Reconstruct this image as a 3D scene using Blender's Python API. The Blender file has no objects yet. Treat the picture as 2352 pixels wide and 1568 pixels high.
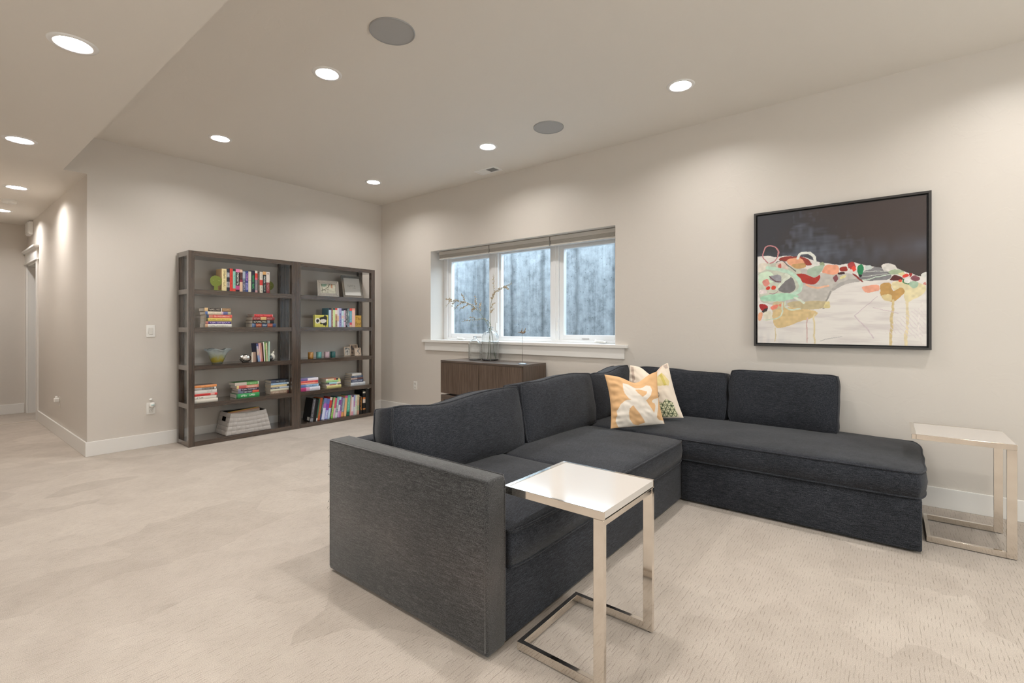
import bpy, bmesh, math, random
import numpy as np
from mathutils import Vector, Matrix, noise

C = bpy.context.scene
R = math.radians
# ------------------------------------------------------------------ camera, world, exposure
cam = bpy.data.cameras.new('camera')
cam_o = bpy.data.objects.new('camera', cam)
C.collection.objects.link(cam_o)
cam_o.location = (6.0217, -4.4112, 1.25)
cam_o.rotation_euler = (R(90), 0, R(38.446))
cam.sensor_width = 36.0
cam.lens = 36.0 * 1096.8 / 2352
cam.shift_y = -(784 - 748.45) / 2352
cam.clip_start = 0.05
C.camera = cam_o

world = bpy.data.worlds.new('daylight')
C.world = world
world.use_nodes = True
bg = world.node_tree.nodes['Background']
bg.inputs[0].default_value = (0.70, 0.855, 1.0, 1)
bg.inputs[1].default_value = 11.5

C.view_settings.view_transform = 'Standard'
C.view_settings.look = 'None'
C.view_settings.gamma = 1.0
C.view_settings.use_curve_mapping = False
C.view_settings.exposure = 0.0
LAMP = 490.0            # radiance of a downlight lens
LAMP_COL = (1.0, 0.965, 0.925)
try:
    C.cycles.use_denoising = True
    C.cycles.denoiser = 'OPENIMAGEDENOISE'
    C.cycles.sample_clamp_indirect = 6.0
    C.cycles.max_bounces = 14
    C.cycles.diffuse_bounces = 8
    C.cycles.transparent_max_bounces = 24
    C.cycles.caustics_reflective = False
    C.cycles.caustics_refractive = True
except Exception:
    pass

# portals that guide the sampling of daylight through the glazed openings (they add no light)
def portal(name, loc, rot, sx, sy):
    l = bpy.data.lights.new(name, 'AREA'); l.shape = 'RECTANGLE'; l.size = sx; l.size_y = sy
    l.cycles.is_portal = True
    o = bpy.data.objects.new(name, l); C.collection.objects.link(o); o.location = loc; o.rotation_euler = rot
portal('daylight_portal', (2.4, 1.05, 2.60), (0, 0, 0), 4.1, 1.3)
portal('daylight_portal', (5.7, -7.33, 1.45), (R(-90), 0, 0), 2.4, 1.3)
portal('daylight_portal', (8.73, -2.0, 1.55), (0, R(90), 0), 1.5, 1.9)

# ------------------------------------------------------------------ helpers
def lin(c):
    if isinstance(c, str):
        c = tuple(int(c[i:i + 2], 16) for i in (0, 2, 4))
    out = []
    for v in c[:3]:
        v = v / 255.0
        out.append(v / 12.92 if v <= 0.04045 else ((v + 0.055) / 1.055) ** 2.4)
    return tuple(out)

def new_mat(name):
    m = bpy.data.materials.new(name)
    m.use_nodes = True
    nt = m.node_tree
    return m, nt, nt.nodes['Principled BSDF']

def N(nt, typ, **kw):
    n = nt.nodes.new(typ)
    for k, v in kw.items():
        setattr(n, k, v)
    return n

def simple(name, col, rough=0.5, metal=0.0, bump=0.0, bscale=80.0, spec=0.5, vary=0.0):
    """plain painted, plastic or metal surface with a little grain"""
    m, nt, b = new_mat(name)
    col = lin(col) if isinstance(col, str) else col
    b.inputs['Roughness'].default_value = rough
    b.inputs['Metallic'].default_value = metal
    b.inputs['Specular IOR Level'].default_value = spec
    tc = N(nt, 'ShaderNodeTexCoord')
    nz = N(nt, 'ShaderNodeTexNoise')
    nz.inputs['Scale'].default_value = bscale
    nz.inputs['Detail'].default_value = 4
    nt.links.new(tc.outputs['Object'], nz.inputs['Vector'])
    mx = N(nt, 'ShaderNodeMix', data_type='RGBA')
    v = vary
    mx.inputs['A'].default_value = tuple(c * (1 - v) for c in col) + (1,)
    mx.inputs['B'].default_value = tuple(min(1, c * (1 + v)) for c in col) + (1,)
    nt.links.new(nz.outputs['Fac'], mx.inputs['Factor'])
    nt.links.new(mx.outputs['Result'], b.inputs['Base Color'])
    if bump:
        bp = N(nt, 'ShaderNodeBump')
        bp.inputs['Strength'].default_value = bump
        bp.inputs['Distance'].default_value = 0.004
        nt.links.new(nz.outputs['Fac'], bp.inputs['Height'])
        nt.links.new(bp.outputs['Normal'], b.inputs['Normal'])
    return m

def paint_wall(name, col, rough=0.5):
    """rolled wall paint over a hand-trowelled skip texture"""
    m, nt, b = new_mat(name)
    b.inputs['Base Color'].default_value = tuple(col) + (1,)
    b.inputs['Roughness'].default_value = rough
    b.inputs['Specular IOR Level'].default_value = 0.35
    tc = N(nt, 'ShaderNodeTexCoord')
    n1 = N(nt, 'ShaderNodeTexNoise'); n1.inputs['Scale'].default_value = 4.5; n1.inputs['Detail'].default_value = 3
    n1.inputs['Distortion'].default_value = 1.2
    n2 = N(nt, 'ShaderNodeTexNoise'); n2.inputs['Scale'].default_value = 150; n2.inputs['Detail'].default_value = 2
    rp = N(nt, 'ShaderNodeValToRGB')
    rp.color_ramp.elements[0].position = 0.53; rp.color_ramp.elements[1].position = 0.56
    nt.links.new(tc.outputs['Object'], n1.inputs['Vector'])
    nt.links.new(tc.outputs['Object'], n2.inputs['Vector'])
    nt.links.new(n1.outputs['Fac'], rp.inputs['Fac'])
    ad = N(nt, 'ShaderNodeMath', operation='MULTIPLY_ADD')
    ad.inputs[1].default_value = 0.25
    nt.links.new(n2.outputs['Fac'], ad.inputs[0])
    nt.links.new(rp.outputs['Color'], ad.inputs[2])
    bp = N(nt, 'ShaderNodeBump'); bp.inputs['Strength'].default_value = 0.10; bp.inputs['Distance'].default_value = 0.003
    nt.links.new(ad.outputs[0], bp.inputs['Height'])
    nt.links.new(bp.outputs['Normal'], b.inputs['Normal'])
    return m

def carpet_mat():
    m, nt, b = new_mat('cut_and_loop_carpet')
    b.inputs['Roughness'].default_value = 0.95
    b.inputs['Specular IOR Level'].default_value = 0.1
    b.inputs['Sheen Weight'].default_value = 0.15
    L = nt.links.new
    tc = N(nt, 'ShaderNodeTexCoord')
    # rows of loops run towards the window wall; broken dark dashes between the rows
    wob = N(nt, 'ShaderNodeTexNoise'); wob.inputs['Scale'].default_value = 14; wob.inputs['Detail'].default_value = 2
    L(tc.outputs['Object'], wob.inputs['Vector'])
    wv = N(nt, 'ShaderNodeVectorMath', operation='SCALE'); wv.inputs['Scale'].default_value = 0.016
    L(wob.outputs['Color'], wv.inputs[0])
    av = N(nt, 'ShaderNodeVectorMath', operation='ADD')
    L(tc.outputs['Object'], av.inputs[0]); L(wv.outputs[0], av.inputs[1])
    sx = N(nt, 'ShaderNodeSeparateXYZ'); L(av.outputs[0], sx.inputs[0])
    pp = N(nt, 'ShaderNodeMath', operation='PINGPONG'); pp.inputs[1].default_value = 0.0066; L(sx.outputs['X'], pp.inputs[0])
    ln = N(nt, 'ShaderNodeMapRange'); ln.inputs['From Min'].default_value = 0.0004; ln.inputs['From Max'].default_value = 0.0019
    ln.inputs['To Min'].default_value = 1.0; ln.inputs['To Max'].default_value = 0.0
    L(pp.outputs[0], ln.inputs['Value'])
    gm = N(nt, 'ShaderNodeMapping'); gm.inputs['Scale'].default_value = (75, 24, 1); L(tc.outputs['Object'], gm.inputs['Vector'])
    gate = N(nt, 'ShaderNodeTexNoise'); gate.inputs['Scale'].default_value = 1.0; gate.inputs['Detail'].default_value = 2
    L(gm.outputs[0], gate.inputs['Vector'])
    gr = N(nt, 'ShaderNodeValToRGB'); gr.color_ramp.elements[0].position = 0.46; gr.color_ramp.elements[1].position = 0.64
    L(gate.outputs['Fac'], gr.inputs['Fac'])
    dash = N(nt, 'ShaderNodeMath', operation='MULTIPLY')
    L(ln.outputs[0], dash.inputs[0]); L(gr.outputs['Color'], dash.inputs[1])
    pile = N(nt, 'ShaderNodeTexNoise'); pile.inputs['Scale'].default_value = 420; pile.inputs['Detail'].default_value = 3
    L(tc.outputs['Object'], pile.inputs['Vector'])
    # vacuum strokes: pile brushed in alternating wedges
    vm = N(nt, 'ShaderNodeMapping'); vm.inputs['Scale'].default_value = (1.0, 0.75, 1); vm.inputs['Rotation'].default_value = (0, 0, R(28))
    L(tc.outputs['Object'], vm.inputs['Vector'])
    v1 = N(nt, 'ShaderNodeTexVoronoi', distance='MANHATTAN'); v1.inputs['Scale'].default_value = 2.3
    L(vm.outputs[0], v1.inputs['Vector'])
    vs = N(nt, 'ShaderNodeSeparateColor'); L(v1.outputs['Color'], vs.inputs[0])
    v2 = N(nt, 'ShaderNodeTexNoise'); v2.inputs['Scale'].default_value = 5.5; v2.inputs['Detail'].default_value = 3
    L(tc.outputs['Object'], v2.inputs['Vector'])
    brush = N(nt, 'ShaderNodeMath', operation='MULTIPLY_ADD'); brush.inputs[1].default_value = 0.5
    L(vs.outputs[0], brush.inputs[0]); L(v2.outputs['Fac'], brush.inputs[2])
    c1 = N(nt, 'ShaderNodeMix', data_type='RGBA')
    c1.inputs['A'].default_value = (0.425, 0.368, 0.315, 1); c1.inputs['B'].default_value = (0.535, 0.472, 0.411, 1)
    mr = N(nt, 'ShaderNodeMapRange'); mr.inputs['From Min'].default_value = 0.35; mr.inputs['From Max'].default_value = 1.15
    L(brush.outputs[0], mr.inputs['Value']); L(mr.outputs[0], c1.inputs['Factor'])
    c2 = N(nt, 'ShaderNodeMix', data_type='RGBA', blend_type='MULTIPLY')
    pr = N(nt, 'ShaderNodeMapRange'); pr.inputs['From Min'].default_value = 0.3; pr.inputs['From Max'].default_value = 0.7
    pr.inputs['To Min'].default_value = 0.66; pr.inputs['To Max'].default_value = 1.27
    L(pile.outputs['Fac'], pr.inputs['Value'])
    cc = N(nt, 'ShaderNodeCombineColor')
    for i in range(3): L(pr.outputs[0], cc.inputs[i])
    c2.inputs['Factor'].default_value = 1.0
    L(c1.outputs['Result'], c2.inputs['A']); L(cc.outputs[0], c2.inputs['B'])
    c3 = N(nt, 'ShaderNodeMix', data_type='RGBA'); c3.inputs['B'].default_value = (0.22, 0.175, 0.13, 1)
    df = N(nt, 'ShaderNodeMath', operation='MULTIPLY'); df.inputs[1].default_value = 0.55
    L(dash.outputs[0], df.inputs[0]); L(df.outputs[0], c3.inputs['Factor'])
    L(c2.outputs['Result'], c3.inputs['A'])
    L(c3.outputs['Result'], b.inputs['Base Color'])
    h = N(nt, 'ShaderNodeMath', operation='SUBTRACT'); L(pile.outputs['Fac'], h.inputs[0]); L(dash.outputs[0], h.inputs[1])
    bp = N(nt, 'ShaderNodeBump'); bp.inputs['Strength'].default_value = 0.5; bp.inputs['Distance'].default_value = 0.004
    L(h.outputs[0], bp.inputs['Height']); L(bp.outputs['Normal'], b.inputs['Normal'])
    return m

def wood_mat(name, dark, light, axis=2, rough=0.27, spec=0.75, coat=1.0):
    m, nt, b = new_mat(name)
    b.inputs['Specular IOR Level'].default_value = spec
    b.inputs['Coat Weight'].default_value = coat; b.inputs['Coat Roughness'].default_value = 0.18
    L = nt.links.new
    tc = N(nt, 'ShaderNodeTexCoord')
    mp = N(nt, 'ShaderNodeMapping')
    s = [38.0, 38.0, 38.0]; s[axis] = 2.2
    mp.inputs['Scale'].default_value = s
    L(tc.outputs['Object'], mp.inputs['Vector'])
    n1 = N(nt, 'ShaderNodeTexNoise'); n1.inputs['Scale'].default_value = 1.6; n1.inputs['Detail'].default_value = 6
    n1.inputs['Roughness'].default_value = 0.65; n1.inputs['Distortion'].default_value = 0.4
    L(mp.outputs[0], n1.inputs['Vector'])
    rp = N(nt, 'ShaderNodeValToRGB')
    rp.color_ramp.elements[0].position = 0.32; rp.color_ramp.elements[0].color = tuple(dark) + (1,)
    rp.color_ramp.elements[1].position = 0.72; rp.color_ramp.elements[1].color = tuple(light) + (1,)
    L(n1.outputs['Fac'], rp.inputs['Fac']); L(rp.outputs['Color'], b.inputs['Base Color'])
    b.inputs['Roughness'].default_value = rough
    bp = N(nt, 'ShaderNodeBump'); bp.inputs['Strength'].default_value = 0.12; bp.inputs['Distance'].default_value = 0.002
    L(n1.outputs['Fac'], bp.inputs['Height']); L(bp.outputs['Normal'], b.inputs['Normal'])
    return m

def slub_fabric(name, axis, dark, light, tint=None, stain=False):
    """dark linen weave with pale slub threads running along one axis"""
    m, nt, b = new_mat(name)
    L = nt.links.new
    b.inputs['Roughness'].default_value = 0.92
    b.inputs['Specular IOR Level'].default_value = 0.15
    b.inputs['Sheen Weight'].default_value = 0.30 if stain else 0.12
    b.inputs['Sheen Roughness'].default_value = 0.5
    tc = N(nt, 'ShaderNodeTexCoord')
    mp = N(nt, 'ShaderNodeMapping'); s = [470.0] * 3; s[axis] = 26.0
    mp.inputs['Scale'].default_value = s
    L(tc.outputs['Object'], mp.inputs['Vector'])
    n1 = N(nt, 'ShaderNodeTexNoise'); n1.inputs['Scale'].default_value = 1.0; n1.inputs['Detail'].default_value = 4
    n1.inputs['Roughness'].default_value = 0.7
    L(mp.outputs[0], n1.inputs['Vector'])
    mp2 = N(nt, 'ShaderNodeMapping'); s = [520.0] * 3; s[axis] = 420.0
    mp2.inputs['Scale'].default_value = s
    L(tc.outputs['Object'], mp2.inputs['Vector'])
    n2 = N(nt, 'ShaderNodeTexNoise'); n2.inputs['Scale'].default_value = 1.0; n2.inputs['Detail'].default_value = 2
    L(mp2.outputs[0], n2.inputs['Vector'])
    mix = N(nt, 'ShaderNodeMath', operation='MULTIPLY_ADD'); mix.inputs[1].default_value = 0.68
    L(n2.outputs['Fac'], mix.inputs[0])
    h = N(nt, 'ShaderNodeMath', operation='MULTIPLY'); h.inputs[1].default_value = 0.62
    L(n1.outputs['Fac'], h.inputs[0]); L(h.outputs[0], mix.inputs[2])
    rp = N(nt, 'ShaderNodeValToRGB')
    e = rp.color_ramp.elements
    e[0].position = 0.50; e[0].color = tuple(dark) + (1,)
    e[1].position = 0.84; e[1].color = tuple(light) + (1,)
    mid = e.new(0.66); mid.color = tuple(d * 0.72 + l * 0.28 for d, l in zip(dark, light)) + (1,)
    L(mix.outputs[0], rp.inputs['Fac'])
    out = rp.outputs['Color']
    # broad patches of worn, lighter pile
    n3 = N(nt, 'ShaderNodeTexNoise'); n3.inputs['Scale'].default_value = 3.0; n3.inputs['Detail'].default_value = 3
    L(tc.outputs['Object'], n3.inputs['Vector'])
    r3 = N(nt, 'ShaderNodeMapRange'); r3.inputs['From Min'].default_value = 0.35; r3.inputs['From Max'].default_value = 0.7
    r3.inputs['To Min'].default_value = 0.88; r3.inputs['To Max'].default_value = 1.2
    L(n3.outputs['Fac'], r3.inputs['Value'])
    vm = N(nt, 'ShaderNodeVectorMath', operation='SCALE')
    L(out, vm.inputs[0]); L(r3.outputs[0], vm.inputs['Scale'])
    out = vm.outputs[0]
    if stain:
        # a rubbed, brownish smear low on the outer face of the arm
        sx = N(nt, 'ShaderNodeSeparateXYZ'); L(tc.outputs['Object'], sx.inputs[0])
        zr = N(nt, 'ShaderNodeValToRGB'); ee = zr.color_ramp.elements
        ee[0].position = 0.12; ee[0].color = (0.15, 0.15, 0.15, 1)
        ee[1].position = 0.55; ee[1].color = (0, 0, 0, 1)
        k = ee.new(0.30); k.color = (1, 1, 1, 1)
        L(sx.outputs['Z'], zr.inputs['Fac'])
        mu = N(nt, 'ShaderNodeMath', operation='MULTIPLY'); L(zr.outputs['Color'], mu.inputs[0]); L(n3.outputs['Fac'], mu.inputs[1])
        sm = N(nt, 'ShaderNodeMix', data_type='RGBA', blend_type='ADD')
        sm.inputs['B'].default_value = (0.034, 0.024, 0.020, 1)
        L(mu.outputs[0], sm.inputs['Factor']); L(out, sm.inputs['A'])
        out = sm.outputs['Result']
    L(out, b.inputs['Base Color'])
    bp = N(nt, 'ShaderNodeBump'); bp.inputs['Strength'].default_value = 0.35; bp.inputs['Distance'].default_value = 0.0015
    L(mix.outputs[0], bp.inputs['Height']); L(bp.outputs['Normal'], b.inputs['Normal'])
    return m

def thin_glass(name, tint, refl=1.0, edge=None, rough=0.0):
    """window-pane style glass: clear transmission with Fresnel reflection"""
    m = bpy.data.materials.new(name); m.use_nodes = True
    nt = m.node_tree; nt.nodes.clear(); L = nt.links.new
    out = N(nt, 'ShaderNodeOutputMaterial')
    tr = N(nt, 'ShaderNodeBsdfTransparent'); tr.inputs[0].default_value = tuple(tint) + (1,)
    gl = N(nt, 'ShaderNodeBsdfGlossy'); gl.inputs['Roughness'].default_value = rough
    fr = N(nt, 'ShaderNodeFresnel'); fr.inputs['IOR'].default_value = 1.5
    mx = N(nt, 'ShaderNodeMixShader')
    # count the reflection once per pane, at its outer face (no total reflection inside a flat pane)
    geo = N(nt, 'ShaderNodeNewGeometry')
    fm = N(nt, 'ShaderNodeMath', operation='MULTIPLY_ADD'); fm.inputs[1].default_value = -refl; fm.inputs[2].default_value = refl
    L(geo.outputs['Backfacing'], fm.inputs[0])
    fq = N(nt, 'ShaderNodeMath', operation='MULTIPLY')
    L(fr.outputs[0], fq.inputs[0]); L(fm.outputs[0], fq.inputs[1]); L(fq.outputs[0], mx.inputs[0])
    L(tr.outputs[0], mx.inputs[1]); L(gl.outputs[0], mx.inputs[2])
    L(mx.outputs[0], out.inputs[0])
    return m

def real_glass(name, col, rough=0.0, ior=1.45):
    m, nt, b = new_mat(name)
    b.inputs['Base Color'].default_value = tuple(col) + (1,)
    b.inputs['Roughness'].default_value = rough
    b.inputs['IOR'].default_value = ior
    b.inputs['Transmission Weight'].default_value = 1.0
    return m

def attr_mat(name, rough=0.6, ink=False, bump=0.0, spec=0.4):
    """flat print held in a colour attribute"""
    m, nt, b = new_mat(name)
    L = nt.links.new
    b.inputs['Roughness'].default_value = rough
    b.inputs['Specular IOR Level'].default_value = spec
    a = N(nt, 'ShaderNodeVertexColor', layer_name='Col')
    out = a.outputs['Color']
    if ink:
        k = N(nt, 'ShaderNodeVertexColor', layer_name='Ink')
        tc = N(nt, 'ShaderNodeTexCoord')
        mp = N(nt, 'ShaderNodeMapping'); mp.inputs['Scale'].default_value = (0, 260, 210)
        L(tc.outputs['Object'], mp.inputs['Vector'])
        fl = N(nt, 'ShaderNodeVectorMath', operation='FLOOR'); L(mp.outputs[0], fl.inputs[0])
        wn = N(nt, 'ShaderNodeTexWhiteNoise', noise_dimensions='3D'); L(fl.outputs[0], wn.inputs['Vector'])
        gt = N(nt, 'ShaderNodeMath', operation='GREATER_THAN'); gt.inputs[1].default_value = 0.42
        L(wn.outputs['Value'], gt.inputs[0])
        m0 = N(nt, 'ShaderNodeMath', operation='MULTIPLY'); m0.inputs[1].default_value = 0.8; L(gt.outputs[0], m0.inputs[0])
        mu = N(nt, 'ShaderNodeMath', operation='MULTIPLY'); L(m0.outputs[0], mu.inputs[0]); L(k.outputs['Alpha'], mu.inputs[1])
        mx = N(nt, 'ShaderNodeMix', data_type='RGBA')
        L(mu.outputs[0], mx.inputs['Factor']); L(out, mx.inputs['A']); L(k.outputs['Color'], mx.inputs['B'])
        out = mx.outputs['Result']
    L(out, b.inputs['Base Color'])
    if bump:
        tc = N(nt, 'ShaderNodeTexCoord')
        nz = N(nt, 'ShaderNodeTexNoise'); nz.inputs['Scale'].default_value = 300
        L(tc.outputs['Object'], nz.inputs['Vector'])
        bp = N(nt, 'ShaderNodeBump'); bp.inputs['Strength'].default_value = bump; bp.inputs['Distance'].default_value = 0.002
        L(nz.outputs['Fac'], bp.inputs['Height']); L(bp.outputs['Normal'], b.inputs['Normal'])
    return m

# ---- objects
def tag(o, label=None, cat=None, group=None, kind=None):
    if label: o['label'] = label
    if cat: o['category'] = cat
    if group: o['group'] = group
    if kind: o['kind'] = kind
    return o

def thing(name, loc, label=None, cat=None, group=None, kind=None, rot=(0, 0, 0)):
    o = bpy.data.objects.new(name, None)
    o.empty_display_size = 0.05
    C.collection.objects.link(o)
    o.location = loc; o.rotation_euler = rot
    return tag(o, label, cat, group, kind)

def link(name, me, mat, parent=None, local=False):
    o = bpy.data.objects.new(name, me)
    C.collection.objects.link(o)
    if mat is not None and not me.materials:
        for mm in (mat if isinstance(mat, (list, tuple)) else [mat]):
            me.materials.append(mm)
    if parent is not None:
        o.parent = parent
        if not local:                       # geometry given in world coordinates, root unrotated
            base = Vector((0, 0, 0)); p = parent
            while p is not None:
                base += p.location; p = p.parent
            me.transform(Matrix.Translation(-base))
    return o

def obj(name, bm, mat, parent=None, smooth=False, local=False):
    me = bpy.data.meshes.new(name)
    bm.normal_update()
    bm.to_mesh(me); bm.free()
    if smooth:
        for p in me.polygons: p.use_smooth = True
    return link(name, me, mat, parent, local)

def place(o, loc):
    """a top-level mesh built in world coordinates gets its origin at loc"""
    o.data.transform(Matrix.Translation(-Vector(loc))); o.location = loc
    return o

def box(bm, x0, x1, y0, y1, z0, z1, b=0.0, seg=2, mi=0):
    r = bmesh.ops.create_cube(bm, size=1.0)
    vs = r['verts']
    bmesh.ops.scale(bm, vec=(abs(x1 - x0), abs(y1 - y0), abs(z1 - z0)), verts=vs)
    bmesh.ops.translate(bm, vec=((x0 + x1) / 2, (y0 + y1) / 2, (z0 + z1) / 2), verts=vs)
    fs = set(f for v in vs for f in v.link_faces)
    for f in fs: f.material_index = mi
    if b > 0:
        es = list(set(e for v in vs for e in v.link_edges))
        bmesh.ops.bevel(bm, geom=es, offset=b, segments=seg, affect='EDGES', profile=0.5)
    return vs

def bx(*a, b=0.0, seg=2):
    bm = bmesh.new(); box(bm, *a, b=b, seg=seg); return bm

def lathe(bm, prof, n=32, c=(0, 0, 0), mi=0, wob=None):
    """revolve (r, z) pairs about the vertical through c"""
    rings = []
    for (r, z) in prof:
        if r < 1e-6:
            rings.append([bm.verts.new((c[0], c[1], c[2] + z))])
        else:
            ring = []
            for i in range(n):
                a = 2 * math.pi * i / n
                rr = r if wob is None else wob(r, z, a)
                ring.append(bm.verts.new((c[0] + rr * math.cos(a), c[1] + rr * math.sin(a), c[2] + z)))
            rings.append(ring)
    for A, B in zip(rings, rings[1:]):
        for i in range(n):
            j = (i + 1) % n
            if len(A) == 1 and len(B) == 1: continue
            if len(A) == 1: f = bm.faces.new((A[0], B[j], B[i]))
            elif len(B) == 1: f = bm.faces.new((A[i], A[j], B[0]))
            else: f = bm.faces.new((A[i], A[j], B[j], B[i]))
            f.material_index = mi
    return rings

def tube(bm, pts, r, n=8, closed=False, mi=0, taper=None):
    pts = [Vector(p) for p in pts]
    rings = []
    up = Vector((0.13, 0.21, 0.97))
    m = len(pts)
    prev = None
    for i, p in enumerate(pts):
        if closed: t = (pts[(i + 1) % m] - pts[i - 1])
        else: t = pts[min(i + 1, m - 1)] - pts[max(i - 1, 0)]
        t = t.normalized() if t.length > 1e-9 else Vector((0, 0, 1))
        if prev is None:
            a = t.cross(up)
            if a.length < 1e-3: a = t.cross(Vector((1, 0, 0)))
        else:
            a = prev - t * prev.dot(t)
        a.normalize(); prev = a
        c = t.cross(a)
        rr = r if taper is None else r * taper(i / max(1, m - 1))
        rings.append([bm.verts.new(p + (a * math.cos(2 * math.pi * k / n) + c * math.sin(2 * math.pi * k / n)) * rr) for k in range(n)])
    rg = range(m) if closed else range(m - 1)
    for i in rg:
        A, B = rings[i], rings[(i + 1) % m]
        for k in range(n):
            f = bm.faces.new((A[k], A[(k + 1) % n], B[(k + 1) % n], B[k])); f.material_index = mi
    if not closed:
        bm.faces.new(list(reversed(rings[0]))); bm.faces.new(rings[-1])

def ball(bm, c, r, sx=1, sy=1, sz=1, sub=2, rot=None):
    q = bmesh.ops.create_icosphere(bm, subdivisions=sub, radius=r)
    m = Matrix.Diagonal((sx, sy, sz, 1))
    if rot is not None: m = rot.to_4x4() @ m
    bmesh.ops.transform(bm, matrix=Matrix.Translation(c) @ m, verts=q['verts'])
    return q['verts']

def corner_color(me, name, face_cols):
    a = me.color_attributes.new(name, 'FLOAT_COLOR', 'CORNER')
    buf = np.zeros((len(me.loops), 4), np.float32)
    for p in me.polygons:
        buf[p.loop_start:p.loop_start + p.loop_total] = face_cols[p.index]
    a.data.foreach_set('color', buf.ravel())

def text_mesh(s, size, extr=0.0006):
    cu = bpy.data.curves.new('lettering', 'FONT'); cu.body = s; cu.size = size; cu.extrude = extr
    cu.space_line = 0.9
    t = bpy.data.objects.new('lettering', cu); C.collection.objects.link(t)
    bpy.context.view_layer.update()
    me = bpy.data.meshes.new_from_object(t.evaluated_get(bpy.context.evaluated_depsgraph_get()))
    bpy.data.objects.remove(t); bpy.data.curves.remove(cu)
    return me

# ---- raster print painted into a grid mesh
def in_poly(px, py, poly):
    ins = np.zeros(px.shape, bool)
    j = len(poly) - 1
    for i in range(len(poly)):
        xi, yi = poly[i]; xj, yj = poly[j]
        if yi != yj:
            c = ((yi > py) != (yj > py)) & (px < (xj - xi) * (py - yi) / (yj - yi) + xi)
            ins ^= c
        j = i
    return ins

def rounded_path(pts, closed, it=2):
    for _ in range(it):
        out = [] if closed else [pts[0]]
        rng = range(len(pts)) if closed else range(len(pts) - 1)
        for i in rng:
            a, b = pts[i], pts[(i + 1) % len(pts)]
            out.append((a[0] * 0.8 + b[0] * 0.2, a[1] * 0.8 + b[1] * 0.2)); out.append((a[0] * 0.2 + b[0] * 0.8, a[1] * 0.2 + b[1] * 0.8))
        if not closed: out.append(pts[-1])
        pts = out
    return pts

def near_line(px, py, pts, w):
    d = np.full(px.shape, 1e9)
    for (x0, y0), (x1, y1) in zip(pts, pts[1:]):
        dx, dy = x1 - x0, y1 - y0
        q = dx * dx + dy * dy
        t = np.clip(((px - x0) * dx + (py - y0) * dy) / q, 0, 1) if q > 0 else 0
        d = np.minimum(d, np.hypot(px - x0 - t * dx, py - y0 - t * dy))
    return d < w / 2

def vnoise(px, py, s, seed=0):
    """smooth value noise"""
    rs = np.random.RandomState(seed); g = rs.rand(67, 67)
    x = px * s; y = py * s
    i = np.floor(x).astype(int); j = np.floor(y).astype(int)
    fx = x - i; fy = y - j
    fx = fx * fx * (3 - 2 * fx); fy = fy * fy * (3 - 2 * fy)
    i %= 66; j %= 66
    return (g[i, j] * (1 - fx) + g[(i + 1) % 67, j] * fx) * (1 - fy) + (g[i, (j + 1) % 67] * (1 - fx) + g[(i + 1) % 67, (j + 1) % 67] * fx) * fy

def grid_print(name, nx, ny, pos, col, mat, parent, local=True):
    """grid of nx*ny quads; pos(u,v)->(x,y,z) arrays, col(u,v)->(r,g,b) arrays in linear light"""
    u, v = np.meshgrid(np.linspace(0, 1, nx + 1), np.linspace(0, 1, ny + 1))
    P = np.stack([np.broadcast_to(a, u.shape) for a in pos(u, v)], -1).reshape(-1, 3)
    idx = np.arange((nx + 1) * (ny + 1)).reshape(ny + 1, nx + 1)
    F = np.stack([idx[:-1, :-1], idx[:-1, 1:], idx[1:, 1:], idx[1:, :-1]], -1).reshape(-1, 4)
    me = bpy.data.meshes.new(name)
    me.vertices.add(len(P)); me.vertices.foreach_set('co', P.astype(np.float32).ravel())
    me.loops.add(F.size); me.loops.foreach_set('vertex_index', F.astype(np.int32).ravel())
    me.polygons.add(len(F)); me.polygons.foreach_set('loop_start', np.arange(0, F.size, 4, dtype=np.int32))
    me.update(calc_edges=True)
    cl = np.stack([np.broadcast_to(a, u.shape) for a in col(u, v)], -1).reshape(-1, 3)
    a = me.color_attributes.new('Col', 'FLOAT_COLOR', 'POINT')
    a.data.foreach_set('color', np.concatenate([cl, np.ones((len(cl), 1))], 1).astype(np.float32).ravel())
    for p in me.polygons: p.use_smooth = True
    return link(name, me, mat, parent, local)

# ------------------------------------------------------------------ materials
WALL = paint_wall('greige_wall_paint', (0.640, 0.597, 0.548), 0.42)
CEIL = paint_wall('greige_ceiling_paint', (0.745, 0.705, 0.650), 0.6)
TRIM = simple('white_trim_enamel', (0.78, 0.765, 0.74), 0.35, bump=0.02)
SASH = simple('white_vinyl', (0.80, 0.81, 0.82), 0.3)
CARPET = carpet_mat()
WOODX = wood_mat('espresso_wood_along_depth', (0.034, 0.022, 0.0155), (0.092, 0.061, 0.043), 0)
WOODY = wood_mat('espresso_wood_along_length', (0.034, 0.022, 0.0155), (0.092, 0.061, 0.043), 1)
WOODZ = wood_mat('espresso_wood_upright', (0.034, 0.022, 0.0155), (0.092, 0.061, 0.043), 2)
OAKZ = wood_mat('smoked_oak_upright', (0.070, 0.047, 0.034), (0.150, 0.108, 0.082), 2, 0.45, 0.4, 0.0)
OAKX = wood_mat('smoked_oak_along_length', (0.070, 0.050, 0.040), (0.120, 0.090, 0.072), 0, 0.3, 0.5, 0.3)
DK, LT = (0.0038, 0.0043, 0.0062), (0.072, 0.078, 0.094)
FABX = slub_fabric('charcoal_slub_linen_lengthwise', 0, DK, LT)
FABY = slub_fabric('charcoal_slub_linen_crosswise', 1, DK, LT)
FABARM = slub_fabric('charcoal_slub_linen_worn', 0, (0.0050, 0.0051, 0.0057), (0.120, 0.119, 0.119), stain=True)
CHROME = simple('polished_nickel', (0.80, 0.75, 0.69), 0.07, metal=1.0)
DARKMETAL = simple('dark_bronze_metal', (0.05, 0.045, 0.04), 0.4, metal=0.6)
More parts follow.
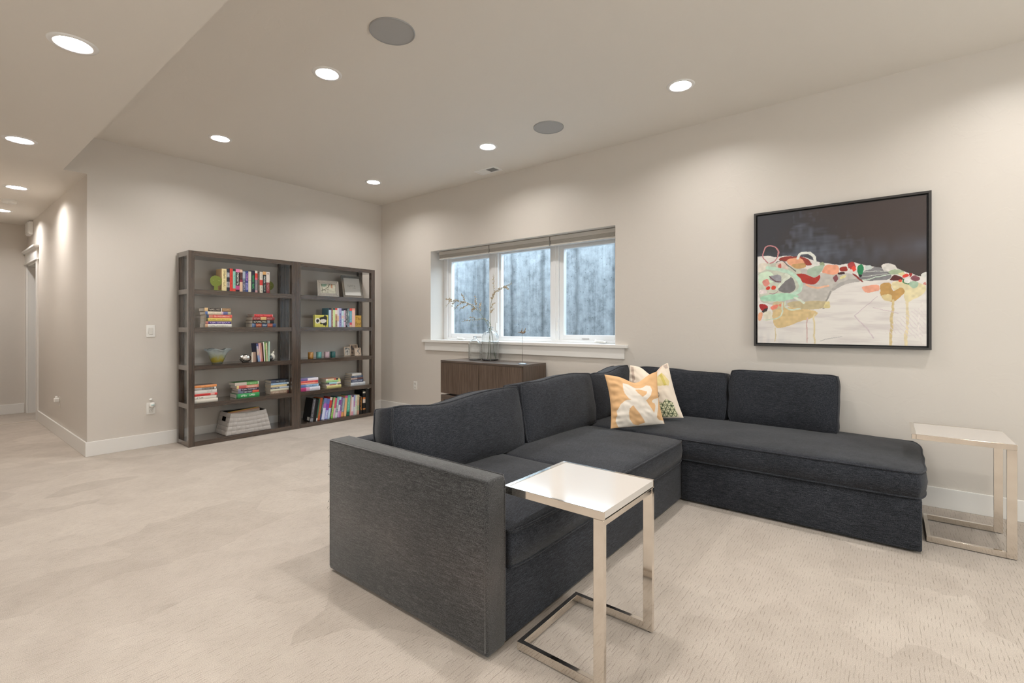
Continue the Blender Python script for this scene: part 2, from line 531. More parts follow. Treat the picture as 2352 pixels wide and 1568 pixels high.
WHITELAC = simple('white_lacquer', (0.57, 0.535, 0.50), 0.10, spec=0.22)
PLASTIC = simple('white_plastic', (0.80, 0.79, 0.76), 0.35)
PLASTIC2 = simple('warm_white_plastic', (0.70, 0.68, 0.64), 0.4)
SLOT = simple('dark_slot', (0.05, 0.05, 0.05), 0.6)
GRILLE = simple('grey_speaker_mesh', (0.42, 0.42, 0.42), 0.7, bump=0.5, bscale=900, vary=0.12)
BLIND = simple('taupe_cellular_fabric', (0.50, 0.475, 0.44), 0.85, bump=0.1, bscale=300)
BLINDDK = simple('dark_shade_gap', (0.16, 0.15, 0.14), 0.8)
PAGES = simple('book_paper', (0.62, 0.555, 0.47), 0.9, bscale=400, vary=0.10)
PAGESW = simple('white_book_paper', (0.76, 0.72, 0.66), 0.9, bscale=400, vary=0.06)
PRINT = attr_mat('printed_cover', 0.45, ink=True)
PRINTM = attr_mat('printed_picture', 0.5)
PAINTED = attr_mat('acrylic_paint_on_canvas', 0.55, bump=0.15)
CLOTHP = attr_mat('printed_cotton', 0.85, bump=0.1, spec=0.15)
GLASS = thin_glass('window_glass', (0.93, 0.96, 0.97), 1.0)
BRONZE = thin_glass('added_warming_glass', (0.93, 0.86, 0.785), 1.0)  # invented tint that warms daylight from the two added windows
LENS, nt_, b_ = new_mat('frosted_lamp_lens')
b_.inputs['Base Color'].default_value = (0.9, 0.9, 0.9, 1)
b_.inputs['Emission Color'].default_value = LAMP_COL + (1,)
b_.inputs['Emission Strength'].default_value = LAMP

# ------------------------------------------------------------------ the room
CZ, LZ = 3.067, 2.703        # high ceiling, dropped ceiling
SY = -3.53                   # edge of the dropped ceiling
HY = -3.362                  # hallway wall
XR, YF = 8.6, -7.2           # unseen right wall and front wall
HX, HN = -3.783, -4.20       # hallway end and near side

def struct(name, bm, mat):
    return tag(obj(name, bm, mat), kind='structure')

# floor, cut away nowhere: one carpet through room and hallway
bm = bmesh.new()
box(bm, -4.1, XR + 0.12, YF - 0.12, 0.34, -0.10, 0.0)
struct('floor', bm, CARPET)

# left wall (behind the bookcases) with the header over the hallway opening
bm = bmesh.new()
box(bm, -0.12, 0.0, HY, 0.34, 0, CZ + 0.1)
box(bm, -0.12, 0.0, SY - 0.05, HY, LZ + 0.001, CZ + 0.1)
struct('wall_left', bm, WALL)
bm = bmesh.new()
box(bm, -0.12, 0.0, YF - 0.12, HN, 0, LZ + 0.1)
struct('wall_left_front', bm, WALL)

# window wall with its deep opening
WX0, WX1, WZ0, WZ1 = 1.104, 3.848, 1.045, 2.266
bm = bmesh.new()
box(bm, 0.0, WX0, 0, 0.34, 0, CZ + 0.1)
box(bm, WX1, XR + 0.12, 0, 0.34, 0, CZ + 0.1)
box(bm, WX0, WX1, 0, 0.34, 0, WZ0)
box(bm, WX0, WX1, 0, 0.34, WZ1, CZ + 0.1)
bmesh.ops.remove_doubles(bm, verts=bm.verts, dist=1e-5)
struct('wall_back', bm, WALL)
# right wall, outside the picture, with an unseen window added for fill daylight
RY0, RY1, RZ0, RZ1 = -2.95, -1.05, 0.80, 2.30
bm = bmesh.new()
box(bm, XR, XR + 0.12, YF - 0.12, RY0, 0, CZ + 0.1); box(bm, XR, XR + 0.12, RY1, 0.0, 0, CZ + 0.1)
box(bm, XR, XR + 0.12, RY0, RY1, 0, RZ0); box(bm, XR, XR + 0.12, RY0, RY1, RZ1, CZ + 0.1)
struct('wall_right', bm, WALL)
w3 = tag(thing('added_window_right', (XR + 0.06, (RY0 + RY1) / 2, RZ0)), kind='structure')
bm = bmesh.new()
for k in range(3):
    y = RY0 + (RY1 - RY0) * k / 2
    box(bm, XR + 0.03, XR + 0.09, max(RY0, y - 0.04), min(RY1, y + 0.04), RZ0, RZ1)
obj('mullion', bm, SASH, w3)
bm = bmesh.new()
box(bm, XR + 0.03, XR + 0.09, RY0, RY1, RZ0, RZ0 + 0.05); box(bm, XR + 0.03, XR + 0.09, RY0, RY1, RZ1 - 0.05, RZ1)
obj('frame', bm, SASH, w3)
obj('pane', bx(XR + 0.058, XR + 0.062, RY0 + 0.01, RY1 - 0.01, RZ0 + 0.02, RZ1 - 0.02), BRONZE, w3)
# front wall behind the viewer: an unseen window added to brighten the ceiling
GX0, GX1, GZ0, GZ1 = 4.5, 6.9, 0.80, 2.10
bm = bmesh.new()
box(bm, 0.0, GX0, YF - 0.12, YF, 0, LZ + 0.1); box(bm, GX1, XR, YF - 0.12, YF, 0, LZ + 0.1)
box(bm, GX0, GX1, YF - 0.12, YF, GZ1, LZ + 0.1); box(bm, GX0, GX1, YF - 0.12, YF, 0, GZ0)
struct('wall_front', bm, WALL)
w2 = tag(thing('added_window_front', ((GX0 + GX1) / 2, YF - 0.06, GZ0)), kind='structure')
bm = bmesh.new()
for k in range(4):
    x = GX0 + (GX1 - GX0) * k / 3
    box(bm, max(GX0, x - 0.04), min(GX1, x + 0.04), YF - 0.09, YF - 0.03, GZ0, GZ1)
obj('mullion', bm, SASH, w2)
bm = bmesh.new()
box(bm, GX0, GX1, YF - 0.09, YF - 0.03, GZ0, GZ0 + 0.05); box(bm, GX0, GX1, YF - 0.09, YF - 0.03, GZ1 - 0.06, GZ1)
obj('frame', bm, SASH, w2)
obj('pane', bx(GX0 + 0.01, GX1 - 0.01, YF - 0.062, YF - 0.058, GZ0 + 0.02, GZ1 - 0.02), BRONZE, w2)

# hallway: long wall with a doorway, end wall, near wall
DX0, DX1, DZ = -3.70, -2.86, 2.12
bm = bmesh.new()
box(bm, DX1, -0.12, HY, HY + 0.12, 0, LZ + 0.1)
box(bm, HX - 0.12, DX0, HY, HY + 0.12, 0, LZ + 0.1)
box(bm, DX0, DX1, HY, HY + 0.12, DZ, LZ + 0.1)
struct('wall_hall', bm, WALL)
struct('wall_hall_end', bx(HX - 0.12, HX, HN - 0.12, HY, 0, LZ + 0.1), WALL)
struct('wall_hall_near', bx(HX, -0.12, HN - 0.12, HN, 0, LZ + 0.1), WALL)
# small room beyond the doorway
bm = bmesh.new()
box(bm, -4.0, -3.90, HY + 0.12, -1.7, 0, 2.6)
box(bm, -2.3, -2.2, HY + 0.12, -1.7, 0, 2.6)
box(bm, -3.9, -2.3, -1.8, -1.7, 0, 2.6)
box(bm, -4.0, -2.2, HY + 0.12, -1.7, 2.5, 2.6)
struct('wall_side_room', bm, WALL)

MAIN_L = [(0.93, -2.545), (2.84, -2.545), (4.77, -2.545), (6.70, -2.545), (0.90, -0.775), (2.82, -0.775), (4.775, -0.79), (6.70, -0.79)]
LOW_L = [(2.72, -3.89), (0.69, -3.88), (4.75, -3.89), (6.8, -3.89), (4.75, -5.8), (6.8, -5.8)]  # last two: unseen lights added behind the viewer to brighten the room
HALL_L = [(-1.16, -3.72), (-2.72, -3.70)]

def ceiling_with_holes(name, x0, x1, y0, y1, z, holes, r, mat):
    bm = bmesh.new()
    edges = []
    def loop(pts):
        vs = [bm.verts.new((p[0], p[1], z)) for p in pts]
        for a, b in zip(vs, vs[1:] + vs[:1]): edges.append(bm.edges.new((a, b)))
    loop([(x0, y0), (x1, y0), (x1, y1), (x0, y1)])
    for (cx, cy) in holes:
        loop([(cx + r * math.cos(2 * math.pi * k / 28), cy + r * math.sin(2 * math.pi * k / 28)) for k in range(28)])
    bmesh.ops.triangle_fill(bm, use_beauty=True, use_dissolve=False, edges=edges, normal=(0, 0, -1))
    for f in bm.faces:
        if f.normal.z > 0: f.normal_flip()
    return bm
HR = 0.074
bm = ceiling_with_holes('c', 0.0, XR, SY, 0.0, CZ, MAIN_L, HR, CEIL)
struct('ceiling', bm, CEIL)
bm = ceiling_with_holes('c', 0.0, XR, YF, SY, LZ, LOW_L, HR, CEIL)
v = [bm.verts.new(p) for p in ((0, SY, LZ), (XR, SY, LZ), (XR, SY, CZ), (0, SY, CZ))]
bm.faces.new(v)                                                    # the drop, facing the window wall
b2 = ceiling_with_holes('c', HX, 0.0, HN, HY, LZ, HALL_L, HR, CEIL)
me_ = bpy.data.meshes.new('tmp'); b2.to_mesh(me_); b2.free(); bm.from_mesh(me_); bpy.data.meshes.remove(me_)
struct('ceiling_dropped', bm, CEIL)

# baseboards
BH, BT = 0.139, 0.014
def base(name, *seg):
    bm = bmesh.new()
    for s in seg: box(bm, *s, 0, BH, b=0.003)
    struct(name, bm, TRIM)
base('baseboard_left', (0.0, BT, HY - BT, -BT))
base('baseboard_back', (0.0, XR, -BT, 0.0))
base('baseboard_hall', (-2.755, 0.0, HY - BT, HY))
base('baseboard_hall_end', (HX, HX + BT, HN, HY - 0.03))
base('baseboard_right', (XR - BT, XR, YF, -BT))

# door trim in the hallway: craftsman casing with a head board and cap, door standing open inside
d1 = tag(thing('door_1', (-3.28, HY, 0)), kind='structure')
obj('casing', bx(DX1, DX1 + 0.095, HY - 0.018, HY, 0, DZ, b=0.002), TRIM, d1)
obj('casing', bx(HX + 0.001, DX0, HY - 0.018, HY, 0, DZ, b=0.002), TRIM, d1)
obj('head_casing', bx(HX + 0.001, DX1 + 0.100, HY - 0.022, HY, DZ + 0.022, DZ + 0.155, b=0.002), TRIM, d1)
obj('head_bead', bx(HX + 0.001, DX1 + 0.112, HY - 0.032, HY, DZ, DZ + 0.022, b=0.006), TRIM, d1)
bm = bmesh.new()
box(bm, HX + 0.001, DX1 + 0.120, HY - 0.040, HY, DZ + 0.155, DZ + 0.172, b=0.003)
box(bm, HX + 0.001, DX1 + 0.138, HY - 0.058, HY, DZ + 0.172, DZ + 0.196, b=0.003)
obj('head_cap', bm, TRIM, d1)
bm = bmesh.new()
box(bm, DX0, DX0 + 0.018, HY, HY + 0.12, 0, DZ)
box(bm, DX1 - 0.018, DX1, HY, HY + 0.12, 0, DZ)
box(bm, DX0, DX1, HY, HY + 0.12, DZ - 0.018, DZ)
obj('jamb', bm, TRIM, d1)
sl = obj('slab', bx(DX0 + 0.020, DX0 + 0.058, HY + 0.125, HY + 0.93, 0.012, DZ - 0.022, b=0.002), TRIM, d1)
for z0, z1 in ((0.20, 0.95), (1.10, 1.95)):
    obj('panel', bx(DX0 + 0.058, DX0 + 0.064, HY + 0.25, HY + 0.81, z0, z1, b=0.003), TRIM, sl)
bm = bmesh.new(); ball(bm, Vector((DX0 + 0.10, HY + 0.87, 0.98)), 0.026); tube(bm, [(DX0 + 0.06, HY + 0.87, 0.98), (DX0 + 0.10, HY + 0.87, 0.98)], 0.010)
obj('handle', bm, CHROME, sl, smooth=True)
# a seam strip where the hallway carpet meets the next run
struct('trim_2', bx(-2.83, -2.80, HN, HY - BT, 0.0, 0.006, b=0.002), simple('beige_carpet_bar', (0.58, 0.52, 0.45), 0.8))

# ------------------------------------------------------------------ window, sill and light well
w1 = tag(thing('window_1', (2.476, 0.28, WZ0)), kind='structure')
FY0, FY1 = 0.240, 0.335
bm = bmesh.new()
SZ = 1.062
box(bm, WX0, WX0 + 0.075, FY0, FY1, SZ, WZ1, b=0.003)
box(bm, WX1 - 0.075, WX1, FY0, FY1, SZ, WZ1, b=0.003)
box(bm, WX0 + 0.075, WX1 - 0.075, FY0, FY1, SZ, SZ + 0.030, b=0.003)
box(bm, WX0 + 0.075, WX1 - 0.075, FY0, FY1, WZ1 - 0.07, WZ1, b=0.003)
obj('frame', bm, SASH, w1)
MX = (2.045, 2.962)
for mx in MX:
    bm = bmesh.new()
    box(bm, mx - 0.052, mx + 0.052, FY0, FY1, SZ + 0.028, WZ1 - 0.07, b=0.003)
    box(bm, mx - 0.016, mx + 0.016, FY0 - 0.008, FY0, SZ + 0.028, WZ1 - 0.07, b=0.002)
    obj('mullion', bm, SASH, w1)
def sash(x0, x1, wd, y0, y1, z0, z1):
    bm = bmesh.new()
    box(bm, x0, x0 + wd, y0, y1, z0, z1, b=0.004); box(bm, x1 - wd, x1, y0, y1, z0, z1, b=0.004)
    box(bm, x0 + wd, x1 - wd, y0, y1, z0, z0 + wd, b=0.004); box(bm, x0 + wd, x1 - wd, y0, y1, z1 - wd, z1, b=0.004)
    s = obj('sash', bm, SASH, w1)
    obj('pane', bx(x0 + wd - 0.004, x1 - wd + 0.004, (y0 + y1) / 2, (y0 + y1) / 2 + 0.004, z0 + wd - 0.004, z1 - wd + 0.004), GLASS, s)
sash(WX0 + 0.077, MX[0] - 0.053, 0.058, FY0 + 0.02, FY1 - 0.015, SZ + 0.028, WZ1 - 0.072)
sash(MX[0] + 0.053, MX[1] - 0.053, 0.030, FY0 + 0.03, FY1 - 0.010, SZ + 0.028, WZ1 - 0.072)
sash(MX[1] + 0.053, WX1 - 0.077, 0.058, FY0 + 0.02, FY1 - 0.015, SZ + 0.028, WZ1 - 0.072)
for cx in (1.46, 3.56):                                            # folded crank handles of the casements
    bm = bmesh.new()
    box(bm, cx - 0.07, cx + 0.07, FY0 - 0.026, FY0 + 0.004, SZ + 0.004, SZ + 0.024, b=0.006)
    box(bm, cx - 0.05, cx + 0.045, FY0 - 0.034, FY0 - 0.020, SZ + 0.018, SZ + 0.032, b=0.004)
    bmesh.ops.create_icosphere(bm, subdivisions=2, radius=0.011, matrix=Matrix.Translation((cx - 0.05, FY0 - 0.030, SZ + 0.030)))
    obj('crank_handle', bm, PLASTIC, w1, smooth=True)
for cx in (1.75, 3.36):
    obj('vent_strip', bx(cx - 0.045, cx + 0.045, FY0 + 0.013, FY0 + 0.021, SZ + 0.040, SZ + 0.050, b=0.001), GRILLE, w1)
for mx in MX:                                                      # sash locks
    obj('latch', bx(mx + 0.026, mx + 0.044, FY0 - 0.014, FY0, 1.19, 1.29, b=0.004), PLASTIC, w1)
obj('sill', bx(0.962, 3.988, -0.040, FY0 + 0.005, 1.030, SZ, b=0.003), TRIM, w1)
obj('apron', bx(1.005, 3.948, -0.020, 0.0, 0.922, 1.030, b=0.002), TRIM, w1)

# concrete window well, open to the sky
def concrete():
    m, nt, b = new_mat('board_marked_concrete'); L = nt.links.new
    tc = N(nt, 'ShaderNodeTexCoord')
    b.inputs['Roughness'].default_value = 0.9
    mp = N(nt, 'ShaderNodeMapping'); mp.inputs['Scale'].default_value = (7.0, 7.0, 0.55); L(tc.outputs['Object'], mp.inputs['Vector'])
    st = N(nt, 'ShaderNodeTexNoise'); st.inputs['Scale'].default_value = 1.3; st.inputs['Detail'].default_value = 7; st.inputs['Roughness'].default_value = 0.62
    L(mp.outputs[0], st.inputs['Vector'])
    bl = N(nt, 'ShaderNodeTexNoise'); bl.inputs['Scale'].default_value = 9; bl.inputs['Detail'].default_value = 8; bl.inputs['Roughness'].default_value = 0.7
    L(tc.outputs['Object'], bl.inputs['Vector'])
    ad = N(nt, 'ShaderNodeMath', operation='MULTIPLY_ADD'); ad.inputs[1].default_value = 0.55
    L(bl.outputs['Fac'], ad.inputs[0])
    hf = N(nt, 'ShaderNodeMath', operation='MULTIPLY'); hf.inputs[1].default_value = 0.5; L(st.outputs['Fac'], hf.inputs[0]); L(hf.outputs[0], ad.inputs[2])
    rp = N(nt, 'ShaderNodeValToRGB'); e = rp.color_ramp.elements
    e[0].position = 0.36; e[0].color = (0.115, 0.12, 0.125, 1); e[1].position = 0.66; e[1].color = (0.40, 0.405, 0.41, 1)
    k = e.new(0.50); k.color = (0.27, 0.275, 0.28, 1)
    L(ad.outputs[0], rp.inputs['Fac'])
    # formwork joints every 0.61 m, as dark bleeding lines
    sx = N(nt, 'ShaderNodeSeparateXYZ'); L(tc.outputs['Object'], sx.inputs[0])
    wn = N(nt, 'ShaderNodeTexNoise'); wn.inputs['Scale'].default_value = 3.5; wn.inputs['Detail'].default_value = 5; L(tc.outputs['Object'], wn.inputs['Vector'])
    wa = N(nt, 'ShaderNodeMath', operation='MULTIPLY_ADD'); wa.inputs[1].default_value = 0.10; L(wn.outputs['Fac'], wa.inputs[0]); L(sx.outputs['X'], wa.inputs[2])
    pp = N(nt, 'ShaderNodeMath', operation='PINGPONG'); pp.inputs[1].default_value = 0.305; L(wa.outputs[0], pp.inputs[0])
    jr = N(nt, 'ShaderNodeMapRange'); jr.inputs['From Min'].default_value = 0.0; jr.inputs['From Max'].default_value = 0.060
    jr.inputs['To Min'].default_value = 0.50; jr.inputs['To Max'].default_value = 1.0; L(pp.outputs[0], jr.inputs['Value'])
    # bug holes
    vo = N(nt, 'ShaderNodeTexVoronoi'); vo.inputs['Scale'].default_value = 26; L(tc.outputs['Object'], vo.inputs['Vector'])
    vr = N(nt, 'ShaderNodeMapRange'); vr.inputs['From Min'].default_value = 0.10; vr.inputs['From Max'].default_value = 0.24
    vr.inputs['To Min'].default_value = 0.45; vr.inputs['To Max'].default_value = 1.0; L(vo.outputs['Distance'], vr.inputs['Value'])
    vg = N(nt, 'ShaderNodeSeparateColor'); L(vo.outputs['Color'], vg.inputs[0])
    vt = N(nt, 'ShaderNodeMath', operation='GREATER_THAN'); vt.inputs[1].default_value = 0.72; L(vg.outputs[0], vt.inputs[0])
    vx = N(nt, 'ShaderNodeMix', data_type='FLOAT'); vx.inputs['A'].default_value = 1.0; L(vt.outputs[0], vx.inputs['Factor']); L(vr.outputs[0], vx.inputs['B'])
    # pale lime runs low down
    mp2 = N(nt, 'ShaderNodeMapping'); mp2.inputs['Scale'].default_value = (16, 16, 0.4); L(tc.outputs['Object'], mp2.inputs['Vector'])
    n3 = N(nt, 'ShaderNodeTexNoise'); n3.inputs['Scale'].default_value = 1.0; n3.inputs['Detail'].default_value = 3; L(mp2.outputs[0], n3.inputs['Vector'])
    r3 = N(nt, 'ShaderNodeMapRange'); r3.inputs['From Min'].default_value = 0.60; r3.inputs['From Max'].default_value = 0.72; r3.inputs['To Min'].default_value = 1.0; r3.inputs['To Max'].default_value = 1.25
    L(n3.outputs['Fac'], r3.inputs['Value'])
    m1 = N(nt, 'ShaderNodeMath', operation='MULTIPLY'); L(jr.outputs[0], m1.inputs[0]); L(vx.outputs[0], m1.inputs[1])
    m2 = N(nt, 'ShaderNodeMath', operation='MULTIPLY'); L(m1.outputs[0], m2.inputs[0]); L(r3.outputs[0], m2.inputs[1])
    vm = N(nt, 'ShaderNodeVectorMath', operation='SCALE'); L(rp.outputs['Color'], vm.inputs[0]); L(m2.outputs[0], vm.inputs['Scale'])
    L(vm.outputs[0], b.inputs['Base Color'])
    bp = N(nt, 'ShaderNodeBump'); bp.inputs['Strength'].default_value = 0.3; bp.inputs['Distance'].default_value = 0.01
    L(m1.outputs[0], bp.inputs['Height']); L(bp.outputs['Normal'], b.inputs['Normal'])
    return m
CONC = concrete()
bm = bmesh.new()
WY = 1.70
box(bm, 0.2, 4.75, WY, WY + 0.2, 0.55, 2.585)
box(bm, 0.2, 0.4, 0.34, WY, 0.55, 2.585)
box(bm, 4.55, 4.75, 0.34, WY, 0.55, 2.585)
struct('wall_light_well', bm, CONC)
struct('floor_light_well', bx(0.4, 4.55, 0.34, WY, 0.55, 0.68), simple('grey_gravel', (0.40, 0.41, 0.42), 0.95, bump=1.0, bscale=45, vary=0.35))
struct('wall_outside', bx(-0.1, 6.0, 0.34, 0.40, 2.36, 4.2), simple('grey_stucco', (0.45, 0.45, 0.44), 0.9, bump=0.3))

# cellular shades drawn up under the head of the opening
shade_x = [(1.170, 2.068), (2.082, 2.985), (2.999, 3.840)]
for i, (x0, x1) in enumerate(shade_x):
    s = thing('window_shade', ((x0 + x1) / 2, 0.11, 2.16),
              ['raised taupe fabric shade over the left window pane', 'raised taupe fabric shade over the middle window pane', 'raised taupe fabric shade over the right window pane'][i],
              'shade', 'raised shades at the top of the window')
    obj('headrail', bx(x0, x1, 0.09, 0.150, 2.216, 2.262, b=0.004), simple('taupe_headrail', (0.56, 0.535, 0.50), 0.5) if i == 0 else bpy.data.materials['taupe_headrail'], s)
    bm = bmesh.new()
    for k in range(5): box(bm, x0 + 0.003, x1 - 0.003, 0.094 + 0.002 * (k % 2), 0.146, 2.176 + 0.008 * k, 2.1835 + 0.008 * k, b=0.002, seg=1)
    obj('folded_fabric', bm, BLIND, s)
    obj('bottom_rail', bx(x0 + 0.001, x1 - 0.001, 0.090, 0.150, 2.156, 2.175, b=0.004), bpy.data.materials['taupe_headrail'], s)

# ------------------------------------------------------------------ ceiling fittings
WHITEFIT = simple('white_fitting', (0.80, 0.79, 0.77), 0.45)
REFL = simple('white_lamp_reflector', (0.88, 0.87, 0.85), 0.35)
def downlight(x, y, z, label, grp):
    t = thing('recessed_light', (x, y, z), label, 'ceiling light', grp)
    bm = bmesh.new()
    lathe(bm, [(0.0735, 0.001), (0.0735, -0.004), (0.082, -0.007), (0.098, -0.005), (0.102, 0.0)], 40)
    obj('trim_ring', bm, WHITEFIT, t, smooth=True, local=True)
    bm = bmesh.new()
    lathe(bm, [(0.0735, -0.003), (0.070, 0.012), (0.062, 0.034), (0.062, 0.060)], 40)
    for f in bm.faces: f.normal_flip()
    obj('reflector', bm, REFL, t, smooth=True, local=True)
    bm = bmesh.new()
    lathe(bm, [(0.062, 0.036), (0.0, 0.034)], 40)
    obj('lens', bm, LENS, t, smooth=True, local=True)
    return t
lab_main = ['recessed ceiling light nearest the hall end of the bookcase wall', 'recessed ceiling light beside the larger round speaker', 'recessed ceiling light overhead outside the picture, by the sofa arm',
            'recessed ceiling light overhead outside the picture, over the carpet', 'recessed ceiling light in the corner above the right bookcase', 'recessed ceiling light next to the ceiling vent by the window',
            'recessed ceiling light above the big painting, right of the smaller speaker', 'recessed ceiling light outside the picture along the painting wall']
for (x, y), l in zip(MAIN_L, lab_main): downlight(x, y, CZ, l, 'recessed lights in the high ceiling')
lab_low = ['large recessed light nearest the viewer in the dropped ceiling', 'second recessed light along the dropped ceiling before the hallway', 'recessed light in the dropped ceiling above the viewer',
           'recessed light in the dropped ceiling right of the viewer', 'added unseen light in the dropped ceiling behind the viewer', 'added unseen light in the dropped ceiling behind, rightmost']
for (x, y), l in zip(LOW_L, lab_low): downlight(x, y, LZ, l, 'recessed lights in the dropped ceiling')
for (x, y), l in zip(HALL_L, ['recessed hallway light just before the smoke detector', 'recessed hallway light farthest away, beyond the smoke detector']): downlight(x, y, LZ, l, 'recessed lights in the hallway')

for (x, y), l in (((3.611, -2.563), 'larger looking round grey ceiling speaker, nearer the viewer'), ((3.569, -0.784), 'smaller looking round grey ceiling speaker, nearer the window wall')):
    t = thing('ceiling_speaker', (x, y, CZ), l, 'speaker', 'round ceiling speakers')
    bm = bmesh.new(); lathe(bm, [(0.1385, 0.0), (0.1385, -0.006), (0.134, -0.009), (0.131, -0.006)], 48)
    obj('rim', bm, simple('grey_speaker_rim', (0.36, 0.36, 0.36), 0.5), t, smooth=True, local=True)
    bm = bmesh.new(); lathe(bm, [(0.1325, -0.005), (0.10, -0.0065), (0.0, -0.007)], 48)
    obj('grille', bm, GRILLE, t, smooth=True, local=True)

t = thing('ceiling_vent', (2.33, -0.215, CZ), 'white rectangular ceiling air vent near the window wall', 'air vent')
bm = bmesh.new()
for a in ((2.175, 2.205, -0.295, -0.135), (2.460, 2.490, -0.295, -0.135), (2.205, 2.460, -0.295, -0.268), (2.205, 2.460, -0.162, -0.135), (2.328, 2.340, -0.268, -0.162)):
    box(bm, *a, CZ - 0.008, CZ, b=0.002)
obj('frame', bm, WHITEFIT, t)
bm = bmesh.new()
for k in range(8):
    y = -0.266 + k * 0.0135
    box(bm, 2.205, 2.328, y, y + 0.0125, CZ - 0.006, CZ - 0.003)
tag(obj('louvers', bm, WHITEFIT, t), kind='stuff')
bm = bmesh.new()
for k in range(9):
    x = 2.345 + k * 0.0132
    box(bm, x, x + 0.002, -0.268, -0.162, CZ - 0.008, CZ - 0.001)
tag(obj('open_louvers', bm, simple('grey_vent_blade', (0.35, 0.35, 0.35), 0.5), t), kind='stuff')
obj('duct_opening', bx(2.340, 2.460, -0.268, -0.162, CZ - 0.0015, CZ - 0.0005), SLOT, t)

t = thing('smoke_detector', (-1.94, -3.704, LZ), 'round white smoke detector on the hallway ceiling', 'smoke detector')
bm = bmesh.new(); lathe(bm, [(0.072, 0.0), (0.072, -0.010), (0.066, -0.013)], 32); obj('base_plate', bm, PLASTIC, t, smooth=True, local=True)
bm = bmesh.new(); lathe(bm, [(0.064, -0.012), (0.062, -0.030), (0.050, -0.040), (0.0, -0.042)], 32); obj('cover', bm, PLASTIC, t, smooth=True, local=True)
bm = bmesh.new(); lathe(bm, [(0.010, -0.041), (0.009, -0.045), (0.0, -0.046)], 16, c=(0.03, 0.0, 0)); obj('test_button', bm, PLASTIC2, t, smooth=True, local=True)

# ------------------------------------------------------------------ wall fittings
def plate(bm, cx, cz, y, w=0.072, h=0.116, d=0.006):
    box(bm, cx - w / 2, cx + w / 2, y - d, y, cz - h / 2, cz + h / 2, b=0.0025)

# rocker switch on the left wall (plate lies in the x = 0 plane)
t = thing('light_switch', (0.0, -2.861, 1.198), 'white rocker light switch on the wall left of the bookcase', 'light switch')
obj('cover_plate', bx(0, 0.006, -2.899, -2.823, 1.136, 1.260, b=0.0025), PLASTIC, t)
obj('rocker', bx(0.006, 0.012, -2.879, -2.843, 1.163, 1.232, b=0.003), PLASTIC2, t)
obj('slider', bx(0.006, 0.010, -2.888, -2.882, 1.175, 1.220, b=0.001), PLASTIC, t)

def outlet_left(y, z, label):
    t = thing('wall_outlet', (0.0, y, z), label, 'outlet')
    obj('cover_plate', bx(0, 0.006, y - 0.037, y + 0.037, z - 0.060, z + 0.060, b=0.0025), PLASTIC, t)
    for dz in (0.026, -0.026):
        f = obj('socket', bx(0.006, 0.009, y - 0.017, y + 0.017, z + dz - 0.017, z + dz + 0.017, b=0.004), PLASTIC2, t)
        bm = bmesh.new()
        for dy in (-0.007, 0.007): box(bm, 0.0088, 0.0095, y + dy - 0.0012, y + dy + 0.0012, z + dz - 0.006, z + dz + 0.006)
        obj('slots', bm, SLOT, f)
    return t
outlet_left(-2.861, 0.397, 'white wall outlet left of the bookcase with a plug-in unit')
t = thing('plug_in_night_light', (0.012, -2.857, 0.430), 'small white plug-in unit with a teal strip in the outlet', 'plug-in light')
bm = bmesh.new(); ball(bm, Vector((0.030, -2.855, 0.432)), 0.028, 0.75, 1.0, 1.0, 3); obj('body', bm, PLASTIC, t, smooth=True)
obj('teal_strip', bx(0.049, 0.053, -2.868, -2.842, 0.431, 0.438, b=0.001), simple('teal_strip', (0.25, 0.55, 0.58), 0.4), t)
bm = bmesh.new(); ball(bm, Vector((0.010, -2.861, 0.488)), 0.016, 0.6, 1.0, 0.8, 2)
k = tag(obj('wall_bumper', bm, PLASTIC, smooth=True), 'tiny white round cap on the wall above the outlet', 'wall cap'); place(k, (0, -2.861, 0.488))

t = thing('wall_outlet', (0.790, 0.0, 0.415), 'white wall outlet between the corner and the sideboard', 'outlet')
bm = bmesh.new(); plate(bm, 0.790, 0.415, 0.0); obj('cover_plate', bm, PLASTIC, t)
for dz in (0.026, -0.026):
    f = obj('socket', bx(0.773, 0.807, -0.009, -0.006, 0.415 + dz - 0.017, 0.415 + dz + 0.017, b=0.004), PLASTIC2, t)
    bm = bmesh.new()
    for dx in (-0.007, 0.007): box(bm, 0.790 + dx - 0.0012, 0.790 + dx + 0.0012, -0.0095, -0.0088, 0.415 + dz - 0.006, 0.415 + dz + 0.006)
    obj('slots', bm, SLOT, f)

# hallway outlet with an adapter, and a chime box near the end
t = thing('wall_outlet', (-1.33, HY, 0.395), 'wall outlet low on the hallway wall with an adapter in it', 'outlet')
bm = bmesh.new(); plate(bm, -1.33, 0.395, HY, d=0.004); obj('cover_plate', bm, simple('greige_plate', (0.64, 0.60, 0.55), 0.4), t)
obj('socket', bx(-1.347, -1.313, HY - 0.007, HY - 0.004, 0.35, 0.384, b=0.003), PLASTIC2, t)
t = thing('plug_adapter', (-1.33, HY - 0.01, 0.415), 'small white adapter plugged into the hallway outlet', 'adapter')
obj('body', bx(-1.352, -1.308, HY - 0.052, HY - 0.005, 0.398, 0.440, b=0.008), PLASTIC, t)
obj('tip', bx(-1.340, -1.322, HY - 0.040, HY - 0.020, 0.440, 0.462, b=0.004), PLASTIC, t)
t = thing('chime_box', (-3.33, HY, 2.60), 'white box with a flat cover high on the hallway wall', 'chime box')
obj('body', bx(-3.46, -3.20, HY - 0.045, HY, 2.51, 2.685, b=0.006), WHITEFIT, t)
obj('cover', bx(-3.45, -3.21, HY - 0.054, HY - 0.045, 2.52, 2.675, b=0.004), WHITEFIT, t)

